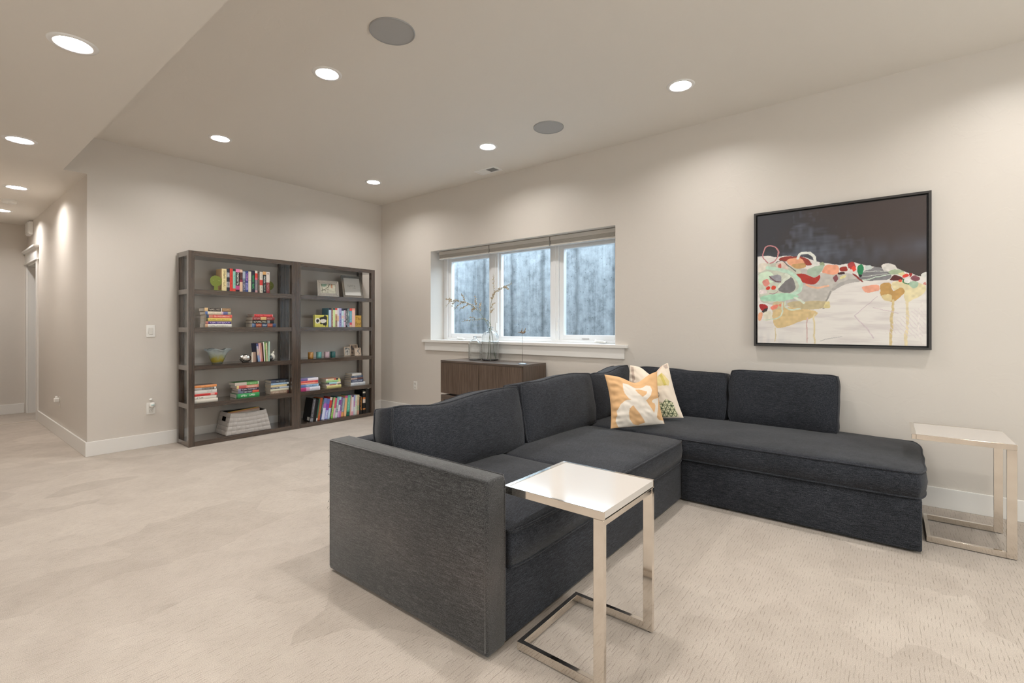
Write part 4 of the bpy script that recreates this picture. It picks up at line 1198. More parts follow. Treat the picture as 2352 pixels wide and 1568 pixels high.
# ------------------------------------------------------------------ painting
HORIZON = [(-2, 685), (124, 673), (222, 665), (317, 651), (415, 600), (524, 577), (615, 587), (679, 558), (765, 531), (849, 529), (889, 501), (974, 463), (1002, 494)]
STROKES = [
 ('p', (190, 186, 180), 0, [(4, 640), (273, 574), (415, 522), (503, 515), (615, 507), (647, 458), (550, 439), (483, 386), (441, 265), (300, 268), (2, 311)]),
 ('p', (196, 200, 184), 0, [(3, 613), (124, 629), (214, 596), (287, 556), (316, 436), (272, 362), (122, 307), (2, 320)]),
 ('s', (172, 168, 165), 23, [(496, 402), (536, 436), (589, 453), (634, 458)]),
 ('s', (150, 147, 143), 11, [(476, 386), (458, 330), (434, 265)]),
 ('p', (146, 60, 52), 0, [(147, 662), (222, 664), (302, 656), (345, 631), (373, 587), (316, 583), (251, 618), (147, 636)]),
 ('p', (228, 165, 130), 0, [(199, 640), (273, 655), (317, 628), (316, 571), (251, 567), (207, 609)]),
 ('p', (190, 152, 104), 0, [(222, 600), (317, 611), (325, 568), (258, 561)]),
 ('p', (148, 160, 128), 0, [(408, 595), (433, 604), (441, 576), (415, 563)]),
 ('p', (166, 186, 166), 0, [(345, 564), (439, 589), (415, 522), (373, 495), (323, 528)]),
 ('p', (232, 162, 132), 0, [(444, 585), (524, 577), (527, 514), (483, 507), (415, 526)]),
 ('p', (172, 58, 48), 0, [(251, 533), (330, 519), (373, 495), (418, 513), (408, 472), (373, 445), (316, 451), (280, 480)]),
 ('p', (222, 214, 200), 0, [(3, 620), (63, 626), (81, 582), (5, 545)]),
 ('p', (200, 220, 196), 0, [(3, 542), (92, 562), (123, 481), (29, 452), (3, 471)]),
 ('p', (216, 196, 184), 0, [(116, 621), (199, 623), (214, 562), (138, 559)]),
 ('p', (190, 100, 90), 0, [(137, 602), (162, 617), (163, 578), (142, 576)]),
 ('p', (150, 148, 155), 0, [(80, 524), (165, 531), (167, 474), (138, 463), (84, 493)]),
 ('s', (104, 50, 54), 6, [(80, 519), (115, 482), (165, 470)]),
 ('p', (122, 119, 120), 0, [(191, 490), (236, 513), (268, 413), (213, 382), (130, 407)]),
 ('s', (187, 216, 197), 27, [(73, 585), (214, 551), (273, 494), (301, 437), (283, 396), (228, 368), (168, 377)]),
 ('s', (214, 220, 206), 17, [(195, 529), (221, 510), (176, 470), (130, 420)]),
 ('p', (172, 216, 188), 0, [(12, 360), (145, 395), (294, 366), (257, 336), (122, 320), (20, 337)]),
 ('p', (228, 216, 214), 0, [(5, 413), (56, 424), (76, 392), (13, 377)]),
 ('p', (214, 140, 128), 0, [(25, 487), (72, 502), (84, 458), (45, 438)]),
 ('s', (205, 62, 48), 28, [(72, 430), (72, 430)]),
 ('s', (214, 74, 54), 32, [(110, 430), (110, 430)]),
 ('s', (170, 130, 138), 5, [(84, 392), (114, 382), (139, 402)]),
 ('p', (164, 44, 44), 0, [(2, 309), (44, 310), (72, 287), (61, 249), (20, 257)]),
 ('p', (66, 58, 58), 0, [(21, 250), (72, 284), (63, 256), (43, 237)]),
 ('p', (204, 186, 150), 0, [(103, 317), (198, 322), (197, 202), (106, 212)]),
 ('p', (213, 188, 140), 0, [(102, 247), (197, 279), (372, 256), (406, 231), (371, 191), (271, 165), (197, 120), (144, 114), (109, 151)]),
 ('p', (192, 178, 142), 0, [(198, 314), (455, 322), (465, 297), (434, 265), (300, 258), (212, 277)]),
 ('p', (216, 202, 150), 0, [(450, 314), (477, 315), (475, 266), (429, 265)]),
 ('p', (226, 132, 112), 0, [(85, 281), (151, 298), (138, 264), (102, 256)]),
 ('s', (226, 140, 116), 24, [(161, 292), (161, 292)]),
 ('p', (228, 166, 132), 0, [(1, 240), (37, 246), (29, 178), (1, 172)]),
 ('p', (222, 217, 198), 0, [(36, 248), (98, 256), (107, 186), (51, 167)]),
 ('s', (206, 216, 198), 10, [(189, 318), (188, 275), (227, 251), (289, 264)]),
 ('s', (206, 216, 198), 9, [(171, 310), (171, 220), (144, 197), (47, 181)]),
 ('s', (212, 222, 206), 17, [(257, 346), (315, 310)]),
 ('s', (230, 182, 152), 13, [(330, 442), (393, 415), (464, 424)]),
 ('s', (96, 90, 90), 6, [(124, 628), (177, 640), (214, 587), (258, 548)]),
 ('p', (62, 36, 36), 0, [(517, 522), (564, 521), (564, 501), (517, 505)]),
 ('p', (154, 54, 44), 0, [(527, 558), (576, 566), (580, 521), (530, 528)]),
 ('p', (168, 64, 64), 0, [(575, 581), (615, 595), (632, 544), (589, 532)]),
 ('p', (222, 214, 156), 0, [(529, 488), (577, 498), (569, 477), (536, 471)]),
 ('p', (134, 78, 84), 0, [(484, 490), (510, 512), (525, 473), (503, 449)]),
 ('p', (134, 46, 42), 0, [(605, 510), (628, 500), (667, 447), (652, 446)]),
 ('p', (128, 127, 130), 0, [(653, 508), (716, 543), (777, 534), (828, 484), (807, 443), (666, 455), (640, 474)]),
 ('s', (206, 208, 200), 3, [(644, 519), (801, 509)]),
 ('s', (206, 208, 200), 3, [(666, 482), (801, 492)]),
 ('s', (205, 222, 205), 5, [(659, 459), (832, 488)]),
 ('s', (222, 214, 206), 6, [(589, 545), (596, 518), (615, 507), (632, 522)]),
 ('p', (226, 78, 62), 0, [(597, 550), (618, 569), (634, 530), (615, 515)]),
 ('p', (42, 128, 84), 0, [(634, 560), (660, 571), (674, 542), (663, 494), (640, 496)]),
 ('p', (30, 34, 32), 0, [(639, 500), (667, 496), (653, 475)]),
 ('p', (200, 209, 206), 0, [(676, 553), (710, 555), (720, 534), (685, 524)]),
 ('p', (216, 212, 207), 0, [(764, 552), (801, 571), (838, 552), (852, 522), (819, 519), (789, 509), (771, 530)]),
 ('p', (162, 178, 148), 0, [(800, 506), (849, 525), (892, 501), (860, 484), (819, 484)]),
 ('p', (88, 42, 42), 0, [(806, 438), (832, 484), (877, 466), (886, 441)]),
 ('p', (222, 213, 162), 0, [(851, 492), (878, 504), (900, 482), (878, 469)]),
 ('p', (222, 72, 58), 0, [(874, 475), (904, 492), (916, 469), (883, 456)]),
 ('p', (166, 52, 46), 0, [(911, 494), (934, 481), (918, 457)]),
 ('p', (132, 78, 88), 0, [(917, 454), (941, 480), (978, 450), (952, 430)]),
 ('p', (222, 210, 170), 0, [(819, 431), (889, 442), (997, 410), (998, 354), (940, 311), (900, 282), (883, 352), (871, 394), (824, 368)]),
 ('p', (192, 152, 92), 0, [(755, 424), (819, 431), (818, 361), (871, 398), (890, 359), (859, 314), (830, 299), (776, 309), (755, 350)]),
 ('p', (216, 198, 150), 0, [(758, 346), (818, 351), (821, 300), (776, 309)]),
 ('p', (229, 163, 138), 0, [(653, 416), (754, 424), (753, 373), (684, 364), (665, 393)]),
 ('s', (46, 118, 80), 7, [(887, 449), (883, 426), (912, 415), (923, 431)]),
 ('s', (226, 228, 224), 29, [(906, 437), (906, 437)]),
 ('s', (166, 192, 168), 48, [(937, 413), (937, 413)]),
 ('s', (222, 84, 60), 20, [(869, 438), (869, 438)]),
 ('p', (214, 214, 208), 0, [(970, 475), (998, 495), (1000, 450), (980, 455)]),
 ('p', (212, 140, 130), 0, [(981, 414), (1000, 427), (1001, 397)]),
 ('s', (206, 187, 142), 15, [(827, 309), (820, 194), (814, 1)]),
 ('s', (222, 208, 172), 15, [(904, 291), (899, 140), (894, 3)]),
 ('s', (204, 180, 176), 9, [(337, 192), (328, 14)]),
 ('s', (221, 207, 168), 11, [(380, 225), (377, 7)]),
 ('s', (214, 200, 162), 6, [(125, 120), (122, 10)]),
 ('s', (206, 192, 197), 7, [(621, 206), (726, 53)]),
 ('s', (204, 190, 196), 4, [(621, 209), (740, 335)]),
 ('s', (206, 192, 196), 5, [(721, 258), (853, 220)]),
 ('p', (214, 203, 206), 0, [(780, 102), (859, 194), (951, 252), (998, 251), (999, 30), (858, 80), (805, 72)]),
 ('s', (222, 216, 212), 8, [(972, 14), (951, 178), (996, 354)]),
 ('s', (190, 188, 186), 5, [(416, 26), (541, 64)]),
 ('s', (190, 130, 132), 9, [(71, 623), (36, 672), (50, 741), (86, 760), (124, 751), (145, 706), (124, 645), (85, 619)]),
 ('s', (221, 223, 216), 18, [(273, 646), (292, 681), (349, 683), (381, 647), (390, 588)]),
]
PX0, PX1, PZ0, PZ1 = 5.128, 6.240, 1.085, 2.183
pa = thing('abstract_painting', ((PX0 + PX1) / 2, -0.02, PZ0), 'large abstract painting, dark above and pale below, in a thin black frame', 'painting')
bm = bmesh.new()
fw = 0.016
box(bm, PX0, PX0 + fw, -0.050, -0.004, PZ0, PZ1, b=0.001); box(bm, PX1 - fw, PX1, -0.050, -0.004, PZ0, PZ1, b=0.001)
box(bm, PX0 + fw, PX1 - fw, -0.050, -0.004, PZ0, PZ0 + fw, b=0.001); box(bm, PX0 + fw, PX1 - fw, -0.050, -0.004, PZ1 - fw, PZ1, b=0.001)
obj('frame', bm, simple('black_picture_frame', (0.035, 0.032, 0.030), 0.5), pa)
obj('backing', bx(PX0 + fw, PX1 - fw, -0.014, -0.004, PZ0 + fw, PZ1 - fw), SLOT, pa)
def paint_col(u, v):
    U = u * 1000; Vv = v * 1000
    U = U + 11 * (vnoise(u, v, 16, 1) - 0.5) + 5 * (vnoise(u, v, 45, 2) - 0.5)
    Vv = Vv + 11 * (vnoise(u, v, 16, 3) - 0.5) + 5 * (vnoise(u, v, 45, 4) - 0.5)
    hz = np.interp(U, [p[0] for p in HORIZON], [p[1] for p in HORIZON])
    sky = Vv > hz
    a, b, c = np.array(lin('38383d')), np.array(lin('443b39')), np.array(lin('6a7383'))
    k = np.clip((u - 0.15) * 1.3 + 0.5 * (v - 0.7) + 0.8 * (vnoise(u, v, 5, 6) - 0.5), 0, 1)[..., None]
    dark = a * (1 - k) + b * k
    h = np.clip((vnoise(u * 1.3, v * 1.1, 5, 9) + 0.45 * vnoise(u * 5, v * 3, 9, 10) + 0.2 * vnoise(u * 2 + v, v * 9, 9, 17) - 0.82) * 1.3, 0, 1) * np.clip(1.15 - u * 1.15, 0, 1)
    h = h + 0.35 * np.clip(1 - np.abs(v - 0.62 - 0.05 * u) * 9, 0, 1) * vnoise(u * 3, v, 9, 12)
    h = np.clip(h, 0, 0.75)[..., None]
    dark = dark * (1 - h) + c * h
    w0 = np.array(lin('e2ded9')); w1 = np.array(lin('cfc8c6'))
    k = np.clip(1.3 * vnoise(u * 0.8, v * 4, 11, 14) + 0.5 * vnoise(u * 2, v * 14, 12, 15) - 0.72, 0, 1)[..., None]
    pale = w0 * (1 - k) + w1 * k
    lo = np.clip(0.25 - v, 0, 1)[..., None] * np.clip(0.45 - u, 0, 1)[..., None] * 7 * np.clip(vnoise(u * 4, v * 0.7, 10, 16) - 0.4, 0, 1)[..., None]
    pale = pale * (1 - lo) + np.array(lin('a9adba')) * lo
    out = np.where(sky[..., None], dark, pale)
    hatch = np.abs(np.sin((U * 0.8 + Vv * 0.62) * 0.16)) < 0.28
    for kind, colr, wd, pts in STROKES:
        pts = rounded_path(pts, kind == 'p')
        m = in_poly(U, Vv, pts) if kind == 'p' else near_line(U, Vv, pts, wd)
        cc = np.array(lin(colr))
        tone = (0.88 + 0.24 * vnoise(u * 3, v * 3, 20, wd + len(pts)))[..., None]
        if colr == (214, 203, 206):
            out = np.where((m & hatch)[..., None], cc, out); continue
        out = np.where(m[..., None], np.clip(cc * tone, 0, 1), out)
    return out[..., 0], out[..., 1], out[..., 2]
g = 0.010
cv = grid_print('canvas', 380, 370, lambda u, v: (PX0 + fw + g + (PX1 - PX0 - 2 * fw - 2 * g) * u - pa.location.x, np.full(u.shape, -0.042) - pa.location.y, PZ0 + fw + g + (PZ1 - PZ0 - 2 * fw - 2 * g) * v - pa.location.z), paint_col, PAINTED, pa)
obj('canvas_edge', bx(PX0 + fw + g, PX1 - fw - g, -0.0415, -0.014, PZ0 + fw + g, PZ1 - fw - g), simple('canvas_edge_grey', (0.25, 0.24, 0.24), 0.8), pa)

# ------------------------------------------------------------------ bookcases
BX0, BX1, PW = 0.020, 0.370, 0.055
TOPS = [0.050, 0.443, 0.840, 1.236, 1.632, 2.030]
def cross_shelf(bm, y0, y1, z0, z1):
    a, b, c, d = BX0, BX0 + PW, BX1 - PW, BX1
    e, f = y0 + PW, y1 - PW
    pts = [(b, y0), (c, y0), (c, e), (d, e), (d, f), (c, f), (c, y1), (b, y1), (b, f), (a, f), (a, e), (b, e)]
    lo = [bm.verts.new((x, y, z0)) for x, y in pts]; hi = [bm.verts.new((x, y, z1)) for x, y in pts]
    bm.faces.new(hi); bm.faces.new(lo[::-1])
    for i in range(12):
        j = (i + 1) % 12
        bm.faces.new((lo[i], lo[j], hi[j], hi[i]))
def bookcase(y0, y1, label):
    t = thing('bookcase', ((BX0 + BX1) / 2, (y0 + y1) / 2, 0), label, 'bookcase', 'open backed dark bookcases')
    for xa in (BX0, BX1 - PW):
        for ya in (y0, y1 - PW):
            obj('post', bx(xa, xa + PW, ya, ya + PW, 0, 2.030, b=0.0012), WOODZ, t)
    for z in TOPS:
        bm = bmesh.new(); cross_shelf(bm, y0 + 0.0008, y1 - 0.0008, z - 0.050 if z > 0.06 else 0.002, z - (0.0004 if z > 2 else 0))
        obj('shelf', bm, WOODY, t)
    for z in (0.443, 0.84, 1.236, 1.632):
        pass
bookcase(-2.636, -1.5005, 'left dark brown open bookcase, nearer the hallway')
bookcase(-1.4995, -0.376, 'right dark brown open bookcase, nearer the room corner')
# a few small pale shelf pin caps
for (y, z) in ((-1.62, 0.0265), (-0.455, 0.405)):
    pass

# ------------------------------------------------------------------ books
def book(t, h, d, bands, ink=None, cover=None, pages=PAGES, label='', group=None, loc=(0, 0, 0), rot=(0, 0, 0), round_sp=True, cat='book', extra=None):
    """stands with its spine at x = 0, thickness along y, height along z; bands run from the foot upwards"""
    root = thing('book', (loc[0], loc[1], loc[2] + 0.0005), label, cat, group, rot=rot)
    ct = min(0.0018, t * 0.14)
    if bands and not isinstance(bands[0], (tuple, list)): bands = [(1.0, bands[0])]
    cov = lin(cover) if cover else lin(max(zip([b[0] - a for a, b in zip([0] + [q[0] for q in bands], [q[0] for q in bands])] if False else [b[0] - (bands[i - 1][0] if i else 0) for i, b in enumerate(bands)], [q[1] for q in bands]))[1])
    verts, faces, cols, inks = [], [], [], []
    def quad(a, b, c, e, col, ik=None):
        n = len(verts); verts.extend((a, b, c, e)); faces.append((n, n + 1, n + 2, n + 3)); cols.append(col + (1,)); inks.append((ik + (1,)) if ik else (0, 0, 0, 0))
    def board(ya, yb, xa):
        P = [(xa, ya), (-d, ya), (-d, yb), (xa, yb)]
        for i in range(4):
            (x0, y0), (x1, y1) = P[i], P[(i + 1) % 4]
            quad((x0, y0, 0), (x1, y1, 0), (x1, y1, h), (x0, y0, h), cov)
        quad(*[(x, y, h) for x, y in P], cov); quad(*[(x, y, 0) for x, y in P[::-1]], cov)
    board(0, ct, 0.0); board(t - ct, t, 0.0)
    quad((-0.001, ct, h), (-0.001, t - ct, h), (0, t - ct, h), (0, ct, h), cov)
    brk = sorted(set([0.0, 1.0] + [round(b[0], 4) for b in bands] + ([round(q, 4) for k in ink for q in k[:2]] if ink else [])))
    arc = [(0, 0.0), (0.26, 0.0026), (0.5, 0.0032), (0.74, 0.0026), (1.0, 0.0)] if (round_sp and t > 0.02) else [(0, 0), (0.24, 0.0006), (0.5, 0.0006), (0.76, 0.0006), (1, 0)]
    for z0, z1 in zip(brk, brk[1:]):
        m = (z0 + z1) / 2
        col = lin(next(c for f, c in bands if m <= f + 1e-6))
        ik = None
        if ink:
            for k in ink:
                if k[0] <= m <= k[1]: ik = lin(k[2])
        for i, ((ya, xa), (yb, xb)) in enumerate(zip(arc, arc[1:])):
            quad((xa, ya * t, z0 * h), (xb, yb * t, z0 * h), (xb, yb * t, z1 * h), (xa, ya * t, z1 * h), col, ik if i in (1, 2) else None)
    me = bpy.data.meshes.new('cover')
    me.from_pydata(verts, [], faces)
    bm = bmesh.new(); bm.from_mesh(me); bm.to_mesh(me); bm.free()
    corner_color(me, 'Col', cols); corner_color(me, 'Ink', inks)
    link('cover', me, PRINT, root, local=True)
    o = obj('pages', bx(-d + 0.003, -0.0015, ct, t - ct, 0.0025, h - 0.0025), pages, root, local=True)
    return root

LB, RB = 'left bookcase', 'right bookcase'
# ---- upright row, top shelf of the left bookcase: (y, thickness, height, depth, bands from the foot up, lettering, words)
ROW_A = [
 (-2.3113, 0.0462, 0.2395, 0.16, [(1, 'e6d6a4')], [(0.55, 0.93, '6b5a3a'), (0.15, 0.50, 'a08a5c')], 'd9b98a', 'thick cream book, first'),
 (-2.2641, 0.0303, 0.2416, 0.15, [(0.17, '35383f'), (0.42, 'a9aaae'), (0.62, '2f343c'), (0.84, '8d949d'), (1, '353b46')], [(0.2, 0.4, '44484f'), (0.66, 0.82, 'd8dade')], '2f343c', 'dark slate book with pale lettering, second'),
 (-2.2328, 0.0306, 0.2494, 0.16, [(1, 'd4453b')], [(0.3, 0.9, 'b0352f')], None, 'tall red book, third'),
 (-2.2012, 0.0280, 0.2457, 0.16, [(0.13, 'd8503f'), (0.90, '8fc9b9'), (1, '3b3f40')], [(0.3, 0.75, '6fa899')], '8fc9b9', 'mint green book with a red foot, fourth'),
 (-2.1723, 0.0404, 0.2490, 0.16, [(0.08, '3a2430'), (0.27, 'c0508a'), (0.86, '201f22'), (1, 'e585b0')], [(0.30, 0.84, 'e9e6df')], '201f22', 'black book with white lettering and pink head, fifth'),
 (-2.1309, 0.0300, 0.2474, 0.15, [(0.44, 'e2bfa4'), (0.55, '8d3048'), (0.87, '4b2c2c'), (1, 'dfb9a5')], [(0.58, 0.85, '77524f')], '6a4a44', 'peach and maroon book, sixth'),
 (-2.0999, 0.0287, 0.2287, 0.15, [(0.58, '55586e'), (0.66, '6f8290'), (1, 'a9b3c2')], [(0.1, 0.56, 'b9bcc8')], '59607a', 'pale blue over slate book, seventh'),
 (-2.0702, 0.0306, 0.2364, 0.15, [(0.10, '3a4f88'), (0.44, '8f8cc4'), (0.50, '2f3f7a'), (0.92, '4a4a8c'), (1, '3b4a7d')], [(0.12, 0.42, '3c4680'), (0.52, 0.90, 'c98bc0')], '2c4a78', 'navy book with lilac lettering, eighth'),
 (-2.0386, 0.0293, 0.2342, 0.15, [(0.54, 'dcd8c6'), (0.56, 'b8a98f'), (0.93, 'd9d2c6'), (1, 'd8d0c0')], None, 'd9d2c6', 'plain ivory book, ninth'),
 (-2.0083, 0.0402, 0.2458, 0.16, [(0.12, '22263a'), (0.82, '25303c'), (1, '221f33')], [(0.15, 0.42, '46b06a'), (0.46, 0.80, '3aa35c')], '1d2233', 'navy book with big green lettering, tenth'),
 (-1.9671, 0.0273, 0.2489, 0.15, [(0.10, 'c89aa0'), (0.58, '7c848c'), (0.68, 'e06a80'), (0.88, 'd6493f'), (1, 'd8d0c4')], [(0.12, 0.55, 'b08a90')], 'c9bfb5', 'grey, red and white banded book, eleventh'),
 (-1.9388, 0.0219, 0.2427, 0.15, [(1, '4f4640')], [(0.1, 0.92, '8f8377')], None, 'thin brown book, twelfth'),
 (-1.9159, 0.0337, 0.2402, 0.16, [(0.36, 'dcd6c8'), (0.62, 'cf4340'), (1, 'ddd5c9')], [(0.05, 0.30, '8a8578'), (0.70, 0.95, 'b9b0a4')], 'd9d0c4', 'ivory book with a red middle band, thirteenth'),
 (-1.8812, 0.0374, 0.2469, 0.16, [(0.85, '282a2c'), (1, 'd9a870')], [(0.06, 0.42, '8f9a96'), (0.46, 0.80, 'c9d2d2')], '262626', 'black book with an orange head, fourteenth'),
 (-1.8428, 0.0395, 0.2469, 0.16, [(0.10, '8d4146'), (0.50, '8a4146'), (0.84, 'ddd3cb'), (1, 'd8cfc8')], [(0.12, 0.46, 'b88a8c'), (0.88, 0.95, '7a5236')], '8a4146', 'maroon and cream book, last'),
]
for y, t, h, d, bands, ink, cov, w in ROW_A:
    book(t, h, d, bands, ink, cov, label=w + ' in the left top shelf row', group='books upright on the left top shelf', loc=(0.338, y, TOPS[4]))

# ---- upright row on the second shelf of the right bookcase
ROW_D = [
 (-1.0551, 0.0355, 0.2467, 0.16, [(0.90, 'b4cbe0'), (1, '2f3142')], None, '5c8aa0', 'blue book with a pale spine, first'),
 (-1.0186, 0.0218, 0.2351, 0.15, [(1, '8d5e58')], [(0.05, 0.95, 'd8b9b0')], None, 'thin brownish pink book, second'),
 (-0.9958, 0.0316, 0.2452, 0.15, [(0.91, 'cfe3a8'), (1, '35565c')], None, 'cfe3a8', 'light green book, third'),
 (-0.9632, 0.0301, 0.2477, 0.15, [(0.34, 'a8907f'), (0.68, 'c79b7e'), (0.90, 'ecdcd2'), (1, 'd84e40')], [(0.04, 0.6, '5f4a42')], 'e5d3c8', 'cream book with a red head, fourth'),
 (-0.9320, 0.0198, 0.2485, 0.15, [(0.3, 'ece9ec'), (0.6, 'e3c49c'), (1, 'dedbe0')], None, 'e0dce0', 'thin white book, fifth'),
 (-0.9112, 0.0393, 0.2510, 0.16, [(1, 'a9a4cf')], [(0.08, 0.72, '4a4690')], None, 'lavender book with purple lettering, sixth'),
 (-0.8708, 0.0309, 0.2441, 0.15, [(0.45, 'a9cdd6'), (0.62, 'd8bdb4'), (0.88, 'bcd9dd'), (1, '333a52')], [(0.1, 0.5, 'e6f0f0')], 'a9cdd6', 'pale aqua book with a navy head, seventh'),
 (-0.8390, 0.0265, 0.2417, 0.15, [(0.30, 'd8c0d6'), (0.34, '4a3f52'), (0.92, 'd6c2d2'), (1, '2b2733')], [(0.36, 0.9, '8a6f86')], '3a3444', 'pale pink book edged in black, eighth'),
 (-0.8115, 0.0241, 0.2425, 0.15, [(1, '23232a')], [(0.1, 0.9, 'd6d6d6')], None, 'thin black book with white lettering, ninth'),
 (-0.7864, 0.0344, 0.2449, 0.16, [(0.20, '9aa6b8'), (1, '74868a')], [(0.05, 0.55, '4f5f66'), (0.6, 0.85, 'c9d3cc')], '4d5c60', 'grey green book, tenth'),
 (-0.7510, 0.0347, 0.2508, 0.16, [(0.12, 'dcbb96'), (0.24, 'cc4f66'), (0.86, '5fa0b4'), (1, 'dc5048')], [(0.3, 0.8, '9cc7d2')], '4a8aa4', 'teal book with red ends, eleventh'),
 (-0.7152, 0.0476, 0.2520, 0.16, [(0.90, 'e8bdb2'), (1, 'e49a88')], None, None, 'thick salmon pink book, last'),
]
for y, t, h, d, bands, ink, cov, w in ROW_D:
    book(t, h, d, bands, ink, cov, label=w + ' in the right second shelf row', group='books upright on the right second shelf', loc=(0.338, y, TOPS[3]))

# ---- leaning rows: every book leans on the next one to its right
def leaning(rows, shelf, x, suffix, group):
    for i, (y, t, h, lean, d, bands, ink, cov, w) in enumerate(rows):
        th = R(lean)
        nxt = rows[i + 1][0] if i + 1 < len(rows) else None
        # pivot on the foot corner towards the lean so that nothing sinks into the shelf
        z = TOPS[shelf] + (t * math.sin(th) if lean > 0 else 0)
        book(t, h, d, bands, ink, cov, label=w + suffix, group=group, loc=(x, y, z), rot=(-th, 0, 0))
def fit(raw, gap=0.0008):
    """thickness and start of each leaning book so that it just meets its neighbour"""
    out = []
    for i, r in enumerate(raw):
        y, h, lean = r[0], r[1], r[2]
        if i + 1 < len(raw):
            y2, h2, l2 = raw[i + 1][:3]
            hh = min(h, h2)
            pitch = y2 - y - gap - max(0.0, hh * (math.tan(R(lean)) - math.tan(R(l2))))
            t = max(0.007, pitch * math.cos(R(lean)))
        else: t = r[3]
        out.append((y, t, h, lean) + tuple(r[4:]))
    return out
ROW_B = [
 (-1.3080, 0.286, 9.0, 0, 0.18, [(0.14, '8c8c90'), (1, '4a484c')], [(0.2, 0.95, '9a989c')], '19191b', 'big black book with grey lettering, first'),
 (-1.2668, 0.268, 9.0, 0, 0.18, [(1, '161618')], None, None, 'plain black book, second'),
 (-1.2268, 0.278, 9.0, 0, 0.16, [(0.12, 'd9d9d4'), (1, '3f6a52')], None, '2d4a3c', 'thin dark green book, third'),
 (-1.2089, 0.285, 9.0, 0, 0.17, [(1, 'b4552f')], [(0.2, 0.85, '8f8a4a')], 'c0602f', 'rust orange book, fourth'),
 (-1.1774, 0.272, 9.0, 0, 0.16, [(0.3, '3a4a78'), (1, '2c4a4c')], [(0.5, 0.95, '9fc0b0')], '223a3c', 'dark teal book, fifth'),
 (-1.1548, 0.272, 9.0, 0, 0.16, [(0.55, 'd4daf0'), (0.75, 'a077c4'), (1, '6f7fb8')], [(0.58, 0.8, 'd0609a')], '5a6aa8', 'blue and lilac book, sixth'),
 (-1.1137, 0.262, 9.0, 0, 0.16, [(0.45, '9aa0d8'), (0.75, '8a4fae'), (1, '6a74b8')], [(0.06, 0.42, 'e9e9f6')], 'cc4a3f', 'violet book with white lettering, seventh'),
 (-1.0721, 0.278, 9.0, 0, 0.16, [(0.5, 'b4d2ea'), (0.86, 'd0493f'), (1, 'e4d5cf')], [(0.1, 0.4, 'd6e6f2')], 'c23a36', 'red and light blue book, eighth'),
 (-1.0400, 0.252, 9.0, 0, 0.16, [(1, '4a2236')], [(0.1, 0.9, 'b99aa0')], None, 'dark plum book, ninth'),
 (-1.0250, 0.270, 9.0, 0, 0.16, [(0.1, '7cc24a'), (0.55, '9cc86a'), (1, 'aabd7c')], [(0.3, 0.9, 'cfe0a0')], '7d8f4a', 'light green book, tenth'),
 (-0.9950, 0.258, 8.6, 0, 0.16, [(0.5, 'e2b6c8'), (1, 'e0607a')], None, None, 'pink book, eleventh'),
 (-0.9660, 0.270, 8.2, 0, 0.16, [(0.25, 'd8e2e2'), (0.6, '7d8f9a'), (1, '86c0c4')], [(0.3, 0.85, 'e8f2f2')], '4a7a80', 'aqua and grey book, twelfth'),
 (-0.9330, 0.268, 7.8, 0, 0.16, [(0.3, 'd0a6d4'), (0.6, 'e2e0ea'), (0.85, '9a5aa8'), (1, 'b8dce0')], None, '9ac4cc', 'pale cyan and purple book, thirteenth'),
 (-0.9020, 0.262, 7.4, 0, 0.16, [(0.3, 'c87ab8'), (1, '7a5a98')], [(0.3, 0.9, 'b49ac4')], None, 'thin purple book, fourteenth'),
 (-0.8780, 0.246, 7.0, 0, 0.16, [(0.25, 'e0a468'), (1, '8fa0a4')], [(0.3, 0.95, 'c4d0d0')], '5f7478', 'grey book with an orange foot, fifteenth'),
 (-0.8370, 0.269, 5.6, 0, 0.16, [(0.9, 'eab988'), (1, 'd0509c')], None, 'e8b07c', 'peach book with a magenta head, sixteenth'),
 (-0.7960, 0.272, 4.6, 0, 0.16, [(0.2, '1f6a58'), (1, '58b494')], [(0.3, 0.9, 'a8dcc8')], '3f9a7c', 'sea green book, seventeenth'),
 (-0.7480, 0.266, 3.6, 0, 0.16, [(1, 'd8b0a4')], None, None, 'thin dusty pink book, eighteenth'),
 (-0.7281, 0.242, 3.0, 0, 0.16, [(0.2, 'e6a8b8'), (1, 'ecdfe6')], None, 'e0a4b4', 'white and pink book, nineteenth'),
 (-0.6926, 0.266, 2.4, 0, 0.16, [(0.4, 'd2d8e2'), (0.7, 'c494c0'), (1, '98a6d8')], [(0.5, 0.9, 'a06fb4')], 'b4a4d0', 'lavender book, twentieth'),
 (-0.6670, 0.263, 1.8, 0, 0.16, [(1, 'dfe4d6')], [(0.3, 0.7, 'a6b49a')], None, 'pale grey green book, fourth from the right'),
 (-0.6386, 0.262, 1.2, 0.036, 0.16, [(0.2, 'c49a88'), (0.45, 'a4b890'), (0.75, 'd4b89c'), (1, 'e0d2ac')], [(0.3, 0.95, 'b08a6c')], 'c9b490', 'tan patterned book, third from the right'),
]
leaning(fit(ROW_B), 0, 0.333, ' in the right bottom shelf row', 'books on the right bottom shelf')
book(0.0415, 0.234, 0.17, [(1, '1b1a1b')], [(0.2, 0.95, 'd08a3a')], None, label='short black book with orange lettering on the right bottom shelf', group='books on the right bottom shelf', loc=(0.333, -0.5945, TOPS[0]))
book(0.0400, 0.312, 0.20, [(0.16, '1d1a18'), (0.22, 'd08a4a'), (0.45, '1d1b1b'), (0.62, 'dcd0c4'), (0.70, 'd87a34'), (0.88, '1f2226'), (0.95, 'd9d0bc'), (1, '14161a')], None, '111214', label='tall black book with cream and orange spine on the right bottom shelf', group='books on the right bottom shelf', loc=(0.333, -0.5440, TOPS[0]))
book(0.0619, 0.325, 0.24, [(1, '2b2a29')], None, '222221', label='tall black binder at the right end of the bottom shelf', group='books on the right bottom shelf', loc=(0.333, -0.4967, TOPS[0]), cat='binder')
